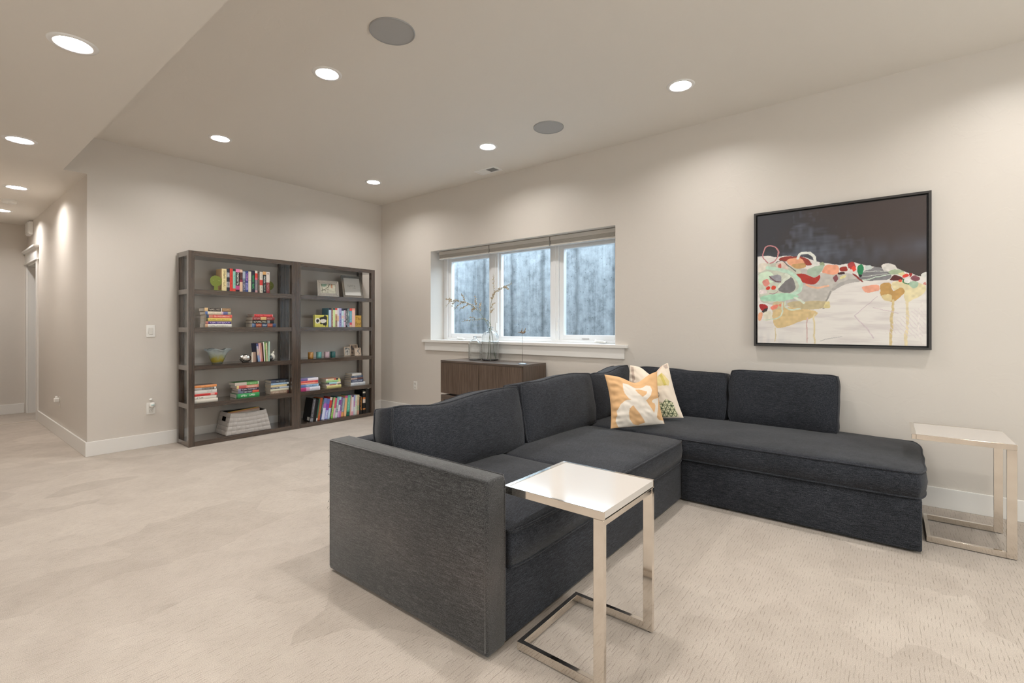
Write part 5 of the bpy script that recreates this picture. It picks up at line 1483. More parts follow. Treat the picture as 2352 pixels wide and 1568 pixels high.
# barcode sticker on the first black book's back cover
first = [o for o in bpy.data.objects if o.get('label', '').startswith('big black book')][0]
obj('price_label', bx(-0.075, -0.020, -0.0008, 0.0, 0.008, 0.050), simple('label_white', (0.70, 0.68, 0.64), 0.6), first, local=True)

ROW_C = [
 (-1.9338, 0.210, -6.0, 0, 0.13, [(0.35, '7d9cc4'), (0.7, 'd8c8b0'), (0.85, 'b0b0c0'), (1, '4a5080')], [(0.2, 0.8, 'a88ab0')], '3a4060', 'navy book with a flowery spine, first'),
 (-1.9113, 0.213, -5.0, 0, 0.13, [(0.2, 'd8b4cc'), (1, 'e2b4b8')], None, None, 'pale pink book, second'),
 (-1.8968, 0.214, -4.4, 0, 0.13, [(0.15, 'd0806c'), (1, 'c49080')], None, None, 'salmon brown book, third'),
 (-1.8803, 0.210, -3.8, 0, 0.13, [(1, '451c1e')], None, None, 'thin dark maroon book, fourth'),
 (-1.8660, 0.226, -3.2, 0, 0.14, [(1, 'd9d8d2')], None, None, 'thin white book, fifth'),
 (-1.8530, 0.228, -2.6, 0, 0.14, [(0.6, '6a8a4a'), (0.9, '8ab060'), (1, '5f8a50')], None, None, 'green book, sixth'),
 (-1.8400, 0.215, -2.0, 0.014, 0.14, [(1, 'dccfae')], [(0.1, 0.8, 'c0a888')], None, 'cream book, seventh'),
]
def fit_left(raw, gap=0.0008):
    """books leaning to the left: each rests on the one before it"""
    out = []
    for i, r in enumerate(raw):
        y, h, lean = r[0], r[1], -r[2]
        if i + 1 < len(raw):
            y2, h2, l2 = raw[i + 1][0], raw[i + 1][1], -raw[i + 1][2]
            t = max(0.0055, (y2 - y - gap) * math.cos(R(lean)))
        else: t = r[3]
        out.append((y, t, h, -lean) + tuple(r[4:]))
    return out
for i, (y, t, h, lean, d, bands, ink, cov, w) in enumerate(fit_left(ROW_C)):
    book(t, h, d, bands, ink, cov, label=w + ' in the left third shelf row', group='books leaning on the left third shelf', loc=(0.338, y, TOPS[2]), rot=(-R(lean), 0, 0))
book(0.0140, 0.229, 0.14, [(1, 'b4d6c4')], None, None, label='mint green book standing last on the ' + LB + ' third shelf', group='books leaning on the left third shelf', loc=(0.338, -1.8175, TOPS[2]), rot=(-R(0.6), 0, 0), cat='book')
book(0.0180, 0.112, 0.085, [(1, 'ddd3c6')], None, 'b89a88', label='small square pinkish brown book on the ' + LB + ' third shelf', group='books leaning on the left third shelf', loc=(0.354, -2.0130, TOPS[2]), rot=(0, 0, R(-48)))

# ---- stacks lying flat, spines outward: (y, length, z top, z bottom, bands from left to right, lettering, words)
def stack(items, shelf, x, where, group, pages=PAGES, d=0.155):
    random.seed(len(items) * 7 + shelf)
    z = TOPS[shelf] + 0.0002
    for k, (y, ln, t, bands, ink, cov, w) in enumerate(items):
        dd = d + random.uniform(-0.008, 0.012)
        # turn: local z (height) -> +y, local y (thickness) -> -z
        book(t, ln, dd, bands, ink, cov, pages=pages, label=w + ' ' + where, group=group, loc=(x + random.uniform(-0.004, 0.003), y, z + t), rot=(R(-90), 0, random.uniform(-0.012, 0.012)))
        z += t + 0.0004
stack([(-2.4710, 0.2592, 0.0330, [(0.10, 'd8b090'), (1, 'e4e2da')], [(0.15, 0.85, '9a988f')], 'e0ddd4', 'white book at the bottom of the stack'),
       (-2.4658, 0.2465, 0.0300, [(0.10, 'c07a70'), (1, '4b3f86')], [(0.14, 0.95, 'd6c4dc')], 'd9d2cc', 'purple book second from the bottom of the stack'),
       (-2.4641, 0.2522, 0.0345, [(0.08, '5f5a40'), (1, 'dcc66c')], [(0.15, 0.92, '9a8a40')], 'd8c88c', 'yellow book third from the bottom of the stack'),
       (-2.4588, 0.2527, 0.0365, [(0.09, '3f5068'), (0.24, 'd28a78'), (1, 'dd6a60')], [(0.3, 0.9, 'f0c0b4')], 'd8c8b8', 'coral book third from the top of the stack'),
       (-2.4710, 0.2498, 0.0335, [(0.09, '5c78b4'), (0.62, 'e2d6c0'), (0.70, 'd8bcc8'), (0.88, '6a70a0'), (1, 'b8b49a')], [(0.15, 0.6, 'cbb9a4')], 'dcd2c0', 'cream and blue book second from the top of the stack'),
       (-2.4780, 0.2549, 0.0380, [(0.13, 'e0c090'), (0.62, '3f3a36'), (0.66, 'd8d4cc'), (1, '96785a')], [(0.16, 0.60, 'b8aea4'), (0.70, 0.95, 'c4a47c')], '3a3430', 'black and tan book on top of the stack')],
      3, 0.332, 'on the left second shelf', 'books stacked on the left second shelf', PAGESW, 0.165)
stack([(-1.9978, 0.2690, 0.0425, [(0.10, '6f86a8'), (0.16, '3a4c6c'), (0.40, 'a4503a'), (0.64, '40546f'), (0.86, 'a4503a'), (1, '3f557a')], [(0.17, 0.38, 'd8b090'), (0.44, 0.60, 'd8dce0'), (0.66, 0.84, 'd09a80')], '35466a', 'blue and rust book at the bottom of the four'),
       (-1.9938, 0.2434, 0.0370, [(0.68, '232422'), (0.80, '8a9094'), (1, '26282a')], [(0.06, 0.64, 'd4d0c4')], '222222', 'x') if False else
       (-1.9938, 0.2434, 0.0370, [(0.68, '232422'), (0.80, '8a9094'), (1, '26282a')], [(0.06, 0.64, 'd4d0c4')], '222222', 'black book second from the bottom of the four'),
       (-1.9938, 0.2477, 0.0370, [(0.36, '8a3f40'), (0.62, 'd6b47c'), (1, '86393c')], [(0.06, 0.32, 'c89a94'), (0.66, 0.88, 'c89a94')], '7d3a38', 'maroon and gold book, third in the four'),
       (-1.9736, 0.2082, 0.0300, [(0.96, 'cc3c40'), (1, 'e0a0a0')], [(0.1, 0.85, 'e07a78')], 'c03a3a', 'bright red book on top of the four')],
      3, 0.332, 'on the left second shelf', 'books stacked on the left second shelf', PAGES, 0.175)
stack([(-2.575, 0.2223, 0.0350, [(0.12, 'd8d4cc'), (1, 'e0d9ce')], None, 'dcd6cc', 'white book at the bottom of the hall side stack'),
       (-2.575, 0.2093, 0.0330, [(0.5, 'e2ddd4'), (1, 'dbd6cd')], [(0.1, 0.4, '6a6864')], 'e0a070', 'cream book, second in the hall side stack'),
       (-2.575, 0.2180, 0.0235, [(0.70, 'cc3a38'), (0.88, 'd8a09a'), (1, 'cf4a46')], [(0.1, 0.65, 'a82f30')], 'c83a38', 'red book third in the hall side stack'),
       (-2.575, 0.2137, 0.0400, [(1, 'dedbd6')], [(0.55, 0.8, 'b4b0ac')], None, 'thick white book third from top in the hall side stack'),
       (-2.575, 0.2050, 0.0230, [(0.34, 'a8a4a4'), (0.92, '5f5f5f'), (1, 'd8d8d4')], [(0.36, 0.85, 'a8a8a4')], '3a3a3a', 'grey book second from top in the hall side stack'),
       (-2.575, 0.2115, 0.0260, [(1, 'e0935a')], [(0.3, 0.8, 'e8b07c')], '8f8278', 'orange book on top of the hall side stack')],
      1, 0.338, 'on the left fourth shelf', 'books stacked on the left fourth shelf', PAGESW)
stack([(-2.1613, 0.2505, 0.0470, [(0.06, '3a6a48'), (1, '3f9c5c')], [(0.2, 0.45, 'd8ead8'), (0.55, 0.8, 'd8ead8')], '2f7a48', 'thick green book at the bottom of the middle stack'),
       (-2.1406, 0.2248, 0.0280, [(0.24, '6f7488'), (0.68, '50505c'), (1, 'd8604c')], [(0.3, 0.64, 'c8c8cc')], '8a8488', 'slate and coral book second in the middle stack'),
       (-2.1429, 0.2222, 0.0290, [(0.14, '8c88a0'), (1, '33283c')], [(0.18, 0.92, 'c8c0c8')], '7a2430', 'dark plum book third in the middle stack'),
       (-2.1544, 0.2362, 0.0335, [(0.10, 'e2cc90'), (0.42, 'c8605c'), (1, 'dd8a78')], [(0.48, 0.92, 'f0e0d4')], 'c8584f', 'coral book second from top in the middle stack'),
       (-2.1728, 0.2570, 0.0345, [(0.48, 'd8ccc0'), (0.95, '66a85e'), (1, 'c8e0c0')], [(0.5, 0.9, 'b4d8a8')], '4f8a4c', 'white and green book on top of the middle stack')],
      1, 0.318, 'on the left fourth shelf', 'books stacked on the left fourth shelf', PAGESW, 0.165)
stack([(-1.7824, 0.2167, 0.0370, [(0.9, '96806f'), (1, '5f3a34')], [(0.1, 0.85, 'd0bca8')], '6f4a40', 'brown book at the bottom of the post side stack'),
       (-1.7850, 0.2165, 0.0240, [(1, 'd9d6bf')], None, 'cfcab0', 'cream green book second in the post side stack'),
       (-1.7798, 0.2168, 0.0215, [(0.46, '5a5f68'), (1, 'b0bac8')], [(0.05, 0.42, 'd8dce0')], 'a0a8b4', 'grey book third in the post side stack'),
       (-1.7798, 0.2195, 0.0250, [(0.88, 'e2cf9e'), (1, '22261f')], None, 'd8c490', 'pale yellow book third from top in the post side stack'),
       (-1.7798, 0.2114, 0.0215, [(0.9, '8fb0d0'), (1, 'd8e2e8')], [(0.1, 0.85, 'c8dcec')], '6f94b8', 'light blue book second from top in the post side stack'),
       (-1.7798, 0.2141, 0.0340, [(0.25, '4c5468'), (0.92, '2f3644'), (1, '10151c')], [(0.28, 0.8, '9aa0a0')], '262d3a', 'navy book on top of the post side stack')],
      1, 0.315, 'on the left fourth shelf', 'books stacked on the left fourth shelf', PAGES, 0.15)
stack([(-1.4400, 0.2640, 0.0440, [(0.30, 'c0447c'), (0.48, 'd8a0c0'), (1, 'e2e2ea')], [(0.5, 0.95, 'c4bcc8')], 'd8dae4', 'white and magenta book at the bottom of the left stack'),
       (-1.4400, 0.2450, 0.0360, [(0.3, '5f7cb4'), (1, '9cc0dc')], [(0.3, 0.9, '4f5f8c')], '8fb4d4', 'light blue book second in the left stack'),
       (-1.4400, 0.2365, 0.0205, [(1, 'e8907c')], [(0.1, 0.8, 'f0c4a4')], None, 'salmon orange book third in the left stack'),
       (-1.4400, 0.2365, 0.0230, [(0.86, 'e0605c'), (1, 'cc3a44')], [(0.3, 0.7, 'a83a44')], 'e09a98', 'red book second from top in the left stack'),
       (-1.4400, 0.2395, 0.0320, [(0.42, '7a6aa0'), (1, 'e6e2ec')], None, 'b0b4cc', 'white and purple book on top of the left stack')],
      1, 0.338, 'on the right fourth shelf', 'books stacked on the right fourth shelf', PAGESW)
stack([(-1.0760, 0.2084, 0.0345, [(1, 'ddd28f')], [(0.1, 0.9, 'c4b87c')], None, 'pale yellow book at the bottom of the centre stack'),
       (-1.0850, 0.1702, 0.0150, [(0.3, 'e0c4c0'), (0.8, 'd0847c'), (1, 'e6dcd4')], [(0.3, 0.9, '6a5a58')], 'e0d4cc', 'thin red and white book second in the centre stack'),
       (-1.0670, 0.1899, 0.0235, [(0.14, '4a5a60'), (0.7, 'a4d0d8'), (1, 'e8d8c8')], None, '8fc0cc', 'aqua book third in the centre stack'),
       (-1.0850, 0.2079, 0.0275, [(0.85, '9cc684'), (1, 'd0d884')], [(0.15, 0.8, 'b8d8a0')], None, 'light green book second from top in the centre stack'),
       (-1.0850, 0.1985, 0.0200, [(0.12, 'eceae4'), (0.58, 'e8cfa8'), (0.72, 'd86a54'), (0.88, '34384a'), (1, 'e0c880')], None, 'd8a08c', 'cream and red book on top of the centre stack')],
      1, 0.322, 'on the right fourth shelf', 'books stacked on the right fourth shelf', PAGES, 0.165)
stack([(-0.7179, 0.2256, 0.0385, [(1, 'd9dce0')], [(0.2, 0.6, 'b4b8c0')], None, 'wide white book at the bottom of the corner stack'),
       (-0.7129, 0.1921, 0.0400, [(1, '46506a')], [(0.1, 0.9, 'c0c4d0')], '38425c', 'navy white lettered book, second in the corner stack'),
       (-0.7129, 0.1869, 0.0220, [(0.5, 'c8b0a4'), (1, '6a4844')], [(0.05, 0.45, '8a6a62')], '5f3f3c', 'brown book third in the corner stack'),
       (-0.7080, 0.1820, 0.0270, [(1, '4f5c72')], [(0.2, 0.85, 'a4acb8')], None, 'slate blue book second from top in the corner stack'),
       (-0.6981, 0.1463, 0.0330, [(1, 'd9d6d0')], None, 'd4d2cc', 'white paperback on top of the corner stack')],
      1, 0.310, 'on the right fourth shelf', 'books stacked on the right fourth shelf', PAGES, 0.16)

# ------------------------------------------------------------------ ornaments on the shelves
# green tree silhouettes holding up the top row
GREEN = simple('moss_green_metal', (0.17, 0.21, 0.03), 0.45)
def tree_bookend(y, flip, label, x):
    t = thing('tree_bookend', (x, y, TOPS[4] + 0.0002), label, 'bookend', 'green tree bookends')
    random.seed(4)
    pts = []
    for k in range(110):
        a = -0.5 * math.pi + 2 * math.pi * (k + 0.5) / 110
        if math.cos(a + 0.5 * math.pi) > 0.95: continue
        r = 1.0 + 0.045 * abs(math.sin(10.5 * a)) + 0.03 * math.sin(3 * a + 1) + random.uniform(-0.015, 0.015)
        pts.append((0.057 * r * math.cos(a), 0.101 + 0.058 * r * math.sin(a)))
    pts = [(0.018, 0.050)] + pts + [(-0.018, 0.050), (-0.019, 0.003), (0.019, 0.003)]
    bm = bmesh.new()
    vs = [bm.verts.new((0, p[0], p[1])) for p in pts]
    f = bm.faces.new(vs)
    r = bmesh.ops.extrude_face_region(bm, geom=[f]); bmesh.ops.translate(bm, vec=(0.004, 0, 0), verts=[v for v in r['geom'] if isinstance(v, bmesh.types.BMVert)])
    bmesh.ops.recalc_face_normals(bm, faces=bm.faces)
    obj('tree', bm, GREEN, t, local=True)
    obj('foot', bx(-0.09, 0.012, -0.055, 0.06, 0.0, 0.003, b=0.001), GREEN, t, local=True)
    LEAF = simple('light_leaf', (0.30, 0.34, 0.12), 0.5) if 'light_leaf' not in bpy.data.materials else bpy.data.materials['light_leaf']
    for (a, b) in ((-0.028, 0.108), (0.030, 0.106)):                # two little birds cut in the crown
        bm = bmesh.new(); ball(bm, Vector((0.004, a, b)), 0.008, 0.2, 1.5, 0.55, 2)
        obj('bird_cutout', bm, LEAF, t, smooth=True, local=True)
    return t
tree_bookend(-2.3675, 1, 'green tree shaped bookend left of the top row', 0.330)
tree_bookend(-1.8010 + 0.0 + 0.056, -1, 'green tree shaped bookend right of the top row, mostly hidden', 0.180)

# fluted glass bowl with a yellow swirl
def swirl():
    m, nt, b = new_mat('swirled_art_glass'); L = nt.links.new
    tc = N(nt, 'ShaderNodeTexCoord'); sx = N(nt, 'ShaderNodeSeparateXYZ'); L(tc.outputs['Object'], sx.inputs[0])
    nz = N(nt, 'ShaderNodeTexNoise'); nz.inputs['Scale'].default_value = 16; nz.inputs['Distortion'].default_value = 1.5; L(tc.outputs['Object'], nz.inputs['Vector'])
    ad = N(nt, 'ShaderNodeMath', operation='MULTIPLY_ADD'); ad.inputs[1].default_value = 0.09; L(nz.outputs['Fac'], ad.inputs[0]); L(sx.outputs['Z'], ad.inputs[2])
    rp = N(nt, 'ShaderNodeValToRGB'); e = rp.color_ramp.elements
    e[0].position = 0.045; e[0].color = (0.50, 0.56, 0.55, 1)
    for p, c in ((0.065, (0.72, 0.58, 0.10, 1)), (0.095, (0.70, 0.62, 0.16, 1)), (0.120, (0.62, 0.66, 0.50, 1)), (0.15, (0.70, 0.76, 0.74, 1))):
        k = e.new(p); k.color = c
    e[-1].position = 0.19; e[-1].color = (0.66, 0.74, 0.76, 1)
    L(ad.outputs[0], rp.inputs['Fac']); L(rp.outputs['Color'], b.inputs['Base Color'])
    b.inputs['Roughness'].default_value = 0.06; b.inputs['Transmission Weight'].default_value = 0.55; b.inputs['IOR'].default_value = 1.3
    return m
t = thing('art_glass_bowl', (0.235, -2.320, TOPS[2] + 0.0002), 'wavy rimmed art glass bowl with yellow swirls on the left bookcase', 'glass bowl')
bm = bmesh.new()
po = [(0.046, 0.0), (0.052, 0.004), (0.062, 0.03), (0.076, 0.065), (0.084, 0.095), (0.092, 0.120), (0.108, 0.142), (0.122, 0.152)]
pi_ = [(r - 0.004, z + 0.003) for r, z in po][::-1]
def flute(r, z, a):
    q = max(0.0, (z - 0.075) / 0.075); return r * (1 + 0.15 * q * math.cos(5 * a + 0.6))
lathe(bm, [(0.0, 0.0)] + po + pi_ + [(0.0, 0.008)], 80, wob=flute)
for v in bm.verts:
    rr = math.hypot(v.co.x, v.co.y); q = max(0.0, (v.co.z - 0.09) / 0.06)
    v.co.z += 0.010 * q * math.cos(5 * math.atan2(v.co.y, v.co.x) + 2.4)
bmesh.ops.recalc_face_normals(bm, faces=bm.faces)
obj('bowl', bm, swirl(), t, smooth=True, local=True)

# two silvered bird ornaments around the small books
SILV = simple('crackled_silver', (0.75, 0.73, 0.70), 0.12, metal=1.0, bump=1.0, bscale=70)
t = thing('silver_bird_ornament', (0.315, -2.062, TOPS[2] + 0.0002), 'rounded silver bird ornament at the left of the small books', 'ornament')
bm = bmesh.new(); ball(bm, Vector((0, 0.008, 0.050)), 0.047, 0.75, 1.18, 0.86, 3, Matrix.Rotation(R(-14), 3, 'X')); obj('body', bm, SILV, t, smooth=True, local=True)
bm = bmesh.new(); ball(bm, Vector((0.004, -0.036, 0.062)), 0.022, 0.8, 1, 1, 2); obj('head', bm, SILV, t, smooth=True, local=True)
bm = bmesh.new(); tube(bm, [(0, -0.056, 0.044), (0, -0.044, 0.022), (0, -0.026, 0.006)], 0.008, 8); box(bm, -0.02, 0.02, -0.030, 0.03, 0.0, 0.008, b=0.003); obj('base', bm, DARKMETAL, t, smooth=True, local=True)
t = thing('cream_bird_ornament', (0.300, -1.770, TOPS[2] + 0.0002), 'cream bird ornament with raised beak, right of the mint book', 'ornament')
CREAMC = simple('glazed_cream', (0.62, 0.59, 0.52), 0.25)
bm = bmesh.new(); ball(bm, Vector((0, 0.014, 0.048)), 0.036, 0.8, 0.85, 1.2, 3, Matrix.Rotation(R(14), 3, 'X')); tube(bm, [(0, 0.012, 0.07), (0, 0.026, 0.095), (0, 0.030, 0.110)], 0.016, 10, taper=lambda q: 1 - 0.45 * q); obj('body', bm, CREAMC, t, smooth=True, local=True)
bm = bmesh.new(); ball(bm, Vector((0.016, -0.006, 0.038)), 0.026, 0.6, 0.9, 1.2, 2); obj('wing', bm, simple('gunmetal', (0.16, 0.17, 0.18), 0.2, metal=0.8), t, smooth=True, local=True)
bm = bmesh.new(); tube(bm, [(0, 0.028, 0.106), (0, 0.036, 0.122), (0, 0.050, 0.136)], 0.007, 8, taper=lambda q: 1 - 0.85 * q); tube(bm, [(0, 0.024, 0.112), (0, -0.010, 0.100)], 0.0018, 5); obj('beak', bm, simple('tan_beak', (0.42, 0.38, 0.28), 0.4), t, smooth=True, local=True)
bm = bmesh.new(); lathe(bm, [(0, 0), (0.026, 0), (0.024, 0.010), (0.0, 0.012)], 24, c=(0.004, 0.006, 0)); obj('base', bm, DARKMETAL, t, smooth=True, local=True)

# felt strip basket on the bottom shelf
FELT = simple('grey_felt', (0.46, 0.43, 0.405), 0.95, bump=0.5, bscale=260, vary=0.22)
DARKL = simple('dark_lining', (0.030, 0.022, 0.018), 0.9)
t = thing('felt_basket', (0.20, -2.030, TOPS[0]), 'grey woven felt basket on the left bookcase bottom shelf', 'basket')
YA, YB, XA, XB, BHh = -2.272, -1.790, 0.050, 0.350, 0.235     # foot; the rim is drawn in
def wall_pt(side, u, v):
    k = 0.052 * v
    if side == 'front': return Vector((XB - 0.35 * k, YA + k + (YB - YA - 2 * k) * u, TOPS[0] + 0.002 + v * (BHh - 0.018 * math.sin(math.pi * u)))), Vector((1, 0, 0.08))
    if side == 'left': return Vector((XA + (XB - 0.35 * k - XA) * u, YA + k, TOPS[0] + 0.002 + v * BHh)), Vector((0, -1, 0.2))
    if side == 'right': return Vector((XB - 0.35 * k + (XA - XB + 0.35 * k) * u, YB - k, TOPS[0] + 0.002 + v * BHh)), Vector((0, 1, 0.2))
    return Vector((XA, YB - k + (YA - YB + 2 * k) * u, TOPS[0] + 0.002 + v * BHh)), Vector((-1, 0, 0))
def cell(side, u0, u1, v0, v1, proud):
    bm = bmesh.new()
    n = 3
    G = []
    for j in range(n + 1):
        for i in range(n + 1):
            u = u0 + (u1 - u0) * i / n; v = v0 + (v1 - v0) * j / n
            p, nn = wall_pt(side, u, v); nn.normalize()
            b = 0.0 if (i in (0, n) or j in (0, n)) else 1.0
            G.append(bm.verts.new(p + nn * (0.0015 + (0.004 + proud) * b)))
    for j in range(n):
        for i in range(n):
            a = j * (n + 1) + i
            q = (G[a], G[a + 1], G[a + n + 2], G[a + n + 1])
            bm.faces.new(q)
    bmesh.ops.recalc_face_normals(bm, faces=bm.faces)
    c = bm.faces[:] if False else None
    obj('woven_strip', bm, FELT, t, smooth=True)
random.seed(9)
for side, n in (('front', 10), ('left', 6), ('right', 6)):
    for j in range(5):
        i = 0
        while i < n:
            span = 2 if (j + i) % 2 == (0 if side != 'left' else 1) and i + 2 <= n and random.random() < 0.45 and j < 4 else 1
            if j == 4: span = min(n - i, 4 if side == 'front' else 3)
            if side == 'left' and j == 3 and i in (2, 3): i += 1; continue          # hand hole
            if side == 'left' and j == 3 and i < 2: span = 1
            g = 0.006 / n * 5
            cell(side, i / n + g * 0.25, (i + span) / n - g * 0.25, j / 5 + 0.004, (j + 1) / 5 - 0.004, 0.003 if (i + j) % 2 else 0.0)
            i += span
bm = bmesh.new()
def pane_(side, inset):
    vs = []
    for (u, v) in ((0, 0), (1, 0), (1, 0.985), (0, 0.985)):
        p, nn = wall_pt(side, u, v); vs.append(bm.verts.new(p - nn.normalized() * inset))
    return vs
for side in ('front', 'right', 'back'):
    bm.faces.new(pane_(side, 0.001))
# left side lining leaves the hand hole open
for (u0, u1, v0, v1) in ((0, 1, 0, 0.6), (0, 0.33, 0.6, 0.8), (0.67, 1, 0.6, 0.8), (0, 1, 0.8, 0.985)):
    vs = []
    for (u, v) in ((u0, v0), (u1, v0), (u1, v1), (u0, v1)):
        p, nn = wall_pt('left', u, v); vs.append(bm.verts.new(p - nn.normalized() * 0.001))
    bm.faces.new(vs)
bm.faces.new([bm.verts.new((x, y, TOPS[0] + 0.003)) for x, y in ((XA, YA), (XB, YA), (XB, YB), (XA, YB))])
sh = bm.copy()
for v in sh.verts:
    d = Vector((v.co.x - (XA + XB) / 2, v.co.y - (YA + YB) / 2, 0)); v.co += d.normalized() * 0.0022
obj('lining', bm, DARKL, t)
obj('shell', sh, simple('darker_felt', (0.24, 0.225, 0.21), 0.95), t)  # darker felt that shows in the gaps between the strips
bm = bmesh.new()
rim = [wall_pt('left', u, 0.985)[0] for u in (0.0, 0.5, 0.97)] + [wall_pt('front', u, 0.985)[0] for u in np.linspace(0.03, 0.97, 10)] + [wall_pt('right', u, 0.985)[0] for u in (0.03, 0.5, 1.0)] + [wall_pt('back', u, 0.985)[0] for u in (0.3, 0.7)]
tube(bm, rim, 0.0045, 6, closed=True); obj('rim', bm, FELT, t, smooth=True)
for i, (c, off, tilt, w) in enumerate((('d9b45c', 0.0, -24, 'yellow folder'), ('d8a088', 0.020, -21, 'salmon folder'), ('d9c2ae', 0.040, -18, 'beige folder'))):
    o = obj('paper_folder', bx(-0.002, 0.002, -0.165, 0.165, 0.0, 0.238 - 0.010 * i, b=0.0008), simple('folder_' + w.split()[0], lin(c), 0.8))
    o.location = (0.150 + off, -2.025, TOPS[0] + 0.022); o.rotation_euler = (R(4), R(18 - 2 * i), 0)
    tag(o, w + ' leaning in the felt basket', 'folder', 'folders in the felt basket')

# bird picture block, and the lettered block at the other end of that row
t = thing('bird_picture_block', (0.328, -1.155, TOPS[3] + 0.0002), 'yellow green block with a painted black and white bird', 'bookend')
obj('block', bx(-0.03, 0.010, -0.0915, 0.0915, 0, 0.1545, b=0.001), simple('block_edge', (0.55, 0.53, 0.16), 0.6), t, local=True)
def bird_pic(u, v):
    k = 0.92 + 0.16 * vnoise(u, v, 5, 5)
    bgc = np.array(lin('cfc963')); out = [bgc[i] * k for i in range(3)]
    def put(m, c):
        c = lin(c)
        for i in range(3): out[i] = np.where(m, c[i], out[i])
    ju = u + 0.03 * (vnoise(u, v, 18, 1) - 0.5); jv = v + 0.05 * (vnoise(u, v, 18, 2) - 0.5)
    put(in_poly(ju, jv, [(0.38, 0.60), (0.34, 0.76), (0.50, 0.82), (0.66, 0.86), (0.72, 0.99), (0.80, 0.99), (0.94, 0.78), (0.90, 0.40), (0.92, 0.26), (0.84, 0.08), (0.80, 0.02), (0.78, 0.12), (0.66, 0.14), (0.58, 0.24), (0.42, 0.22), (0.38, 0.34), (0.62, 0.5)]), '2b2b24')
    put(((ju - 0.21) / 0.19) ** 2 + ((jv - 0.52) / 0.24) ** 2 < 1, 'dddacb')
    put(((ju - 0.21) / 0.12) ** 2 + ((jv - 0.52) / 0.14) ** 2 < 1, '2c2c26')
    put(((ju - 0.63) / 0.23) ** 2 + ((jv - 0.50) / 0.16) ** 2 < 1, 'dcd8cc')
    return tuple(out)
grid_print('painted_face', 90, 76, lambda u, v: (np.full(u.shape, 0.0106), -0.091 + 0.182 * u, 0.0005 + 0.1535 * v), bird_pic, PRINTM, t)
t = thing('lettered_block', (0.328, -0.620, TOPS[3] + 0.0002), 'mustard block lettered The End at the right end of the row', 'bookend')
obj('block', bx(-0.03, 0.010, -0.0455, 0.0470, 0, 0.1575, b=0.001), simple('mustard_block', (0.55, 0.33, 0.055), 0.6, vary=0.15, bscale=25), t, local=True)
for s, z in (('The', 0.092), ('End', 0.024)):
    me = text_mesh(s, 0.066, 0.0004)
    o = link('lettering', me, simple('brown_lettering', (0.16, 0.085, 0.02), 0.6) if 'brown_lettering' not in bpy.data.materials else bpy.data.materials['brown_lettering'], t, local=True)
    w = max(v.co.x for v in me.vertices) - min(v.co.x for v in me.vertices)
    me.transform(Matrix.Scale(0.080 / w, 4, (1, 0, 0)) @ Matrix.Translation((-min(v.co.x for v in me.vertices), 0, 0)))
    o.rotation_euler = (R(90), 0, R(90)); o.location = (0.0106, -0.040, z)

# picture frames
SILF = simple('ribbed_silver', (0.62, 0.60, 0.57), 0.25, metal=0.9)
def photo_frame(x, yc, z, w, h, bw, tilt, yaw, label, fmat, pic, ribs=3, glass=False, name='picture_frame', nx=60, ny=48):
    t = thing(name, (x, yc, z + 0.0003), label, 'picture frame', rot=(0, 0, yaw))
    p = thing('frame_body', (0, 0, 0.003)); p.parent = t; p.rotation_euler = (0, -tilt, 0)
    return t
def framed(x, yc, z, w, h, bw, tilt, yaw, label, fmat, pic, ribs=3, nx=60, ny=48):
    """y is width, z height; faces +x, leans back by tilt on a rear strut"""
    t = thing('picture_frame', (x, yc, z + 0.0006 + 0.012 * math.sin(tilt)), label, 'picture frame', rot=(0, -tilt, yaw))
    rw = bw / ribs
    bm = bmesh.new()
    for k in range(ribs):
        a = k * rw; d = 0.012 - 0.0018 * (k % 2)
        y0, y1, z0, z1 = -w / 2 + a, w / 2 - a, a, h - a
        b = min(0.0012, rw * 0.3)
        box(bm, 0, d, y0, y0 + rw - 0.0006, z0, z1, b=b, seg=1); box(bm, 0, d, y1 - rw + 0.0006, y1, z0, z1, b=b, seg=1)
        box(bm, 0, d, y0 + rw, y1 - rw, z0, z0 + rw - 0.0006, b=b, seg=1); box(bm, 0, d, y0 + rw, y1 - rw, z1 - rw + 0.0006, z1, b=b, seg=1)
    obj('frame', bm, fmat, t, local=True)
    obj('backing', bx(-0.004, 0.002, -w / 2 + 0.002, w / 2 - 0.002, 0.002, h - 0.002), SLOT, t, local=True)
    iw, ih = w - 2 * bw, h - 2 * bw
    grid_print('picture', nx, ny, lambda u, v: (np.full(u.shape, 0.0045), -iw / 2 + iw * u, bw + ih * v), pic, PRINTM, t)
    bm = bmesh.new()
    L = h * 0.75; back = L * math.sin(tilt) + 0.055
    # rear strut reaching the shelf
    p0 = Vector((-0.005, 0, L)); p1 = Vector((-0.005 - 0.055 * math.cos(tilt), 0, 0.004 + 0.055 * math.sin(tilt) * 0.0 + math.tan(tilt) * 0.055))
    tube(bm, [p0, p1], 0.005, 6); obj('strut', bm, SLOT, t, local=True)
    return t
def branch_pic(u, v):
    k = vnoise(u, v, 6, 3)
    out = [np.array(lin('b9b7a6'))[i] * (0.8 + 0.35 * k) for i in range(3)]
    def put(m, c, al=1.0):
        c = lin(c)
        for i in range(3): out[i] = np.where(m, out[i] * (1 - al) + c[i] * al, out[i])
    put(np.hypot(u - 0.24, (v - 0.92) * 0.8) < 0.16 + 0.05 * k, '5f8f7c', 0.7)
    put(near_line(u, v, [(0.05, 0.2), (0.3, 0.42), (0.52, 0.68), (0.6, 0.98)], 0.045), '4a4a38')
    put(near_line(u, v, [(0.12, 0.28), (0.10, 0.65), (0.06, 0.95)], 0.03), '5a5a46')
    put(near_line(u, v, [(0.76, 0.6), (0.76, 0.98)], 0.09), 'b07a5c')
    put((vnoise(u, v, 22, 9) > 0.74) & (v < 0.5) & (u < 0.55), '4a4440')
    return tuple(out)
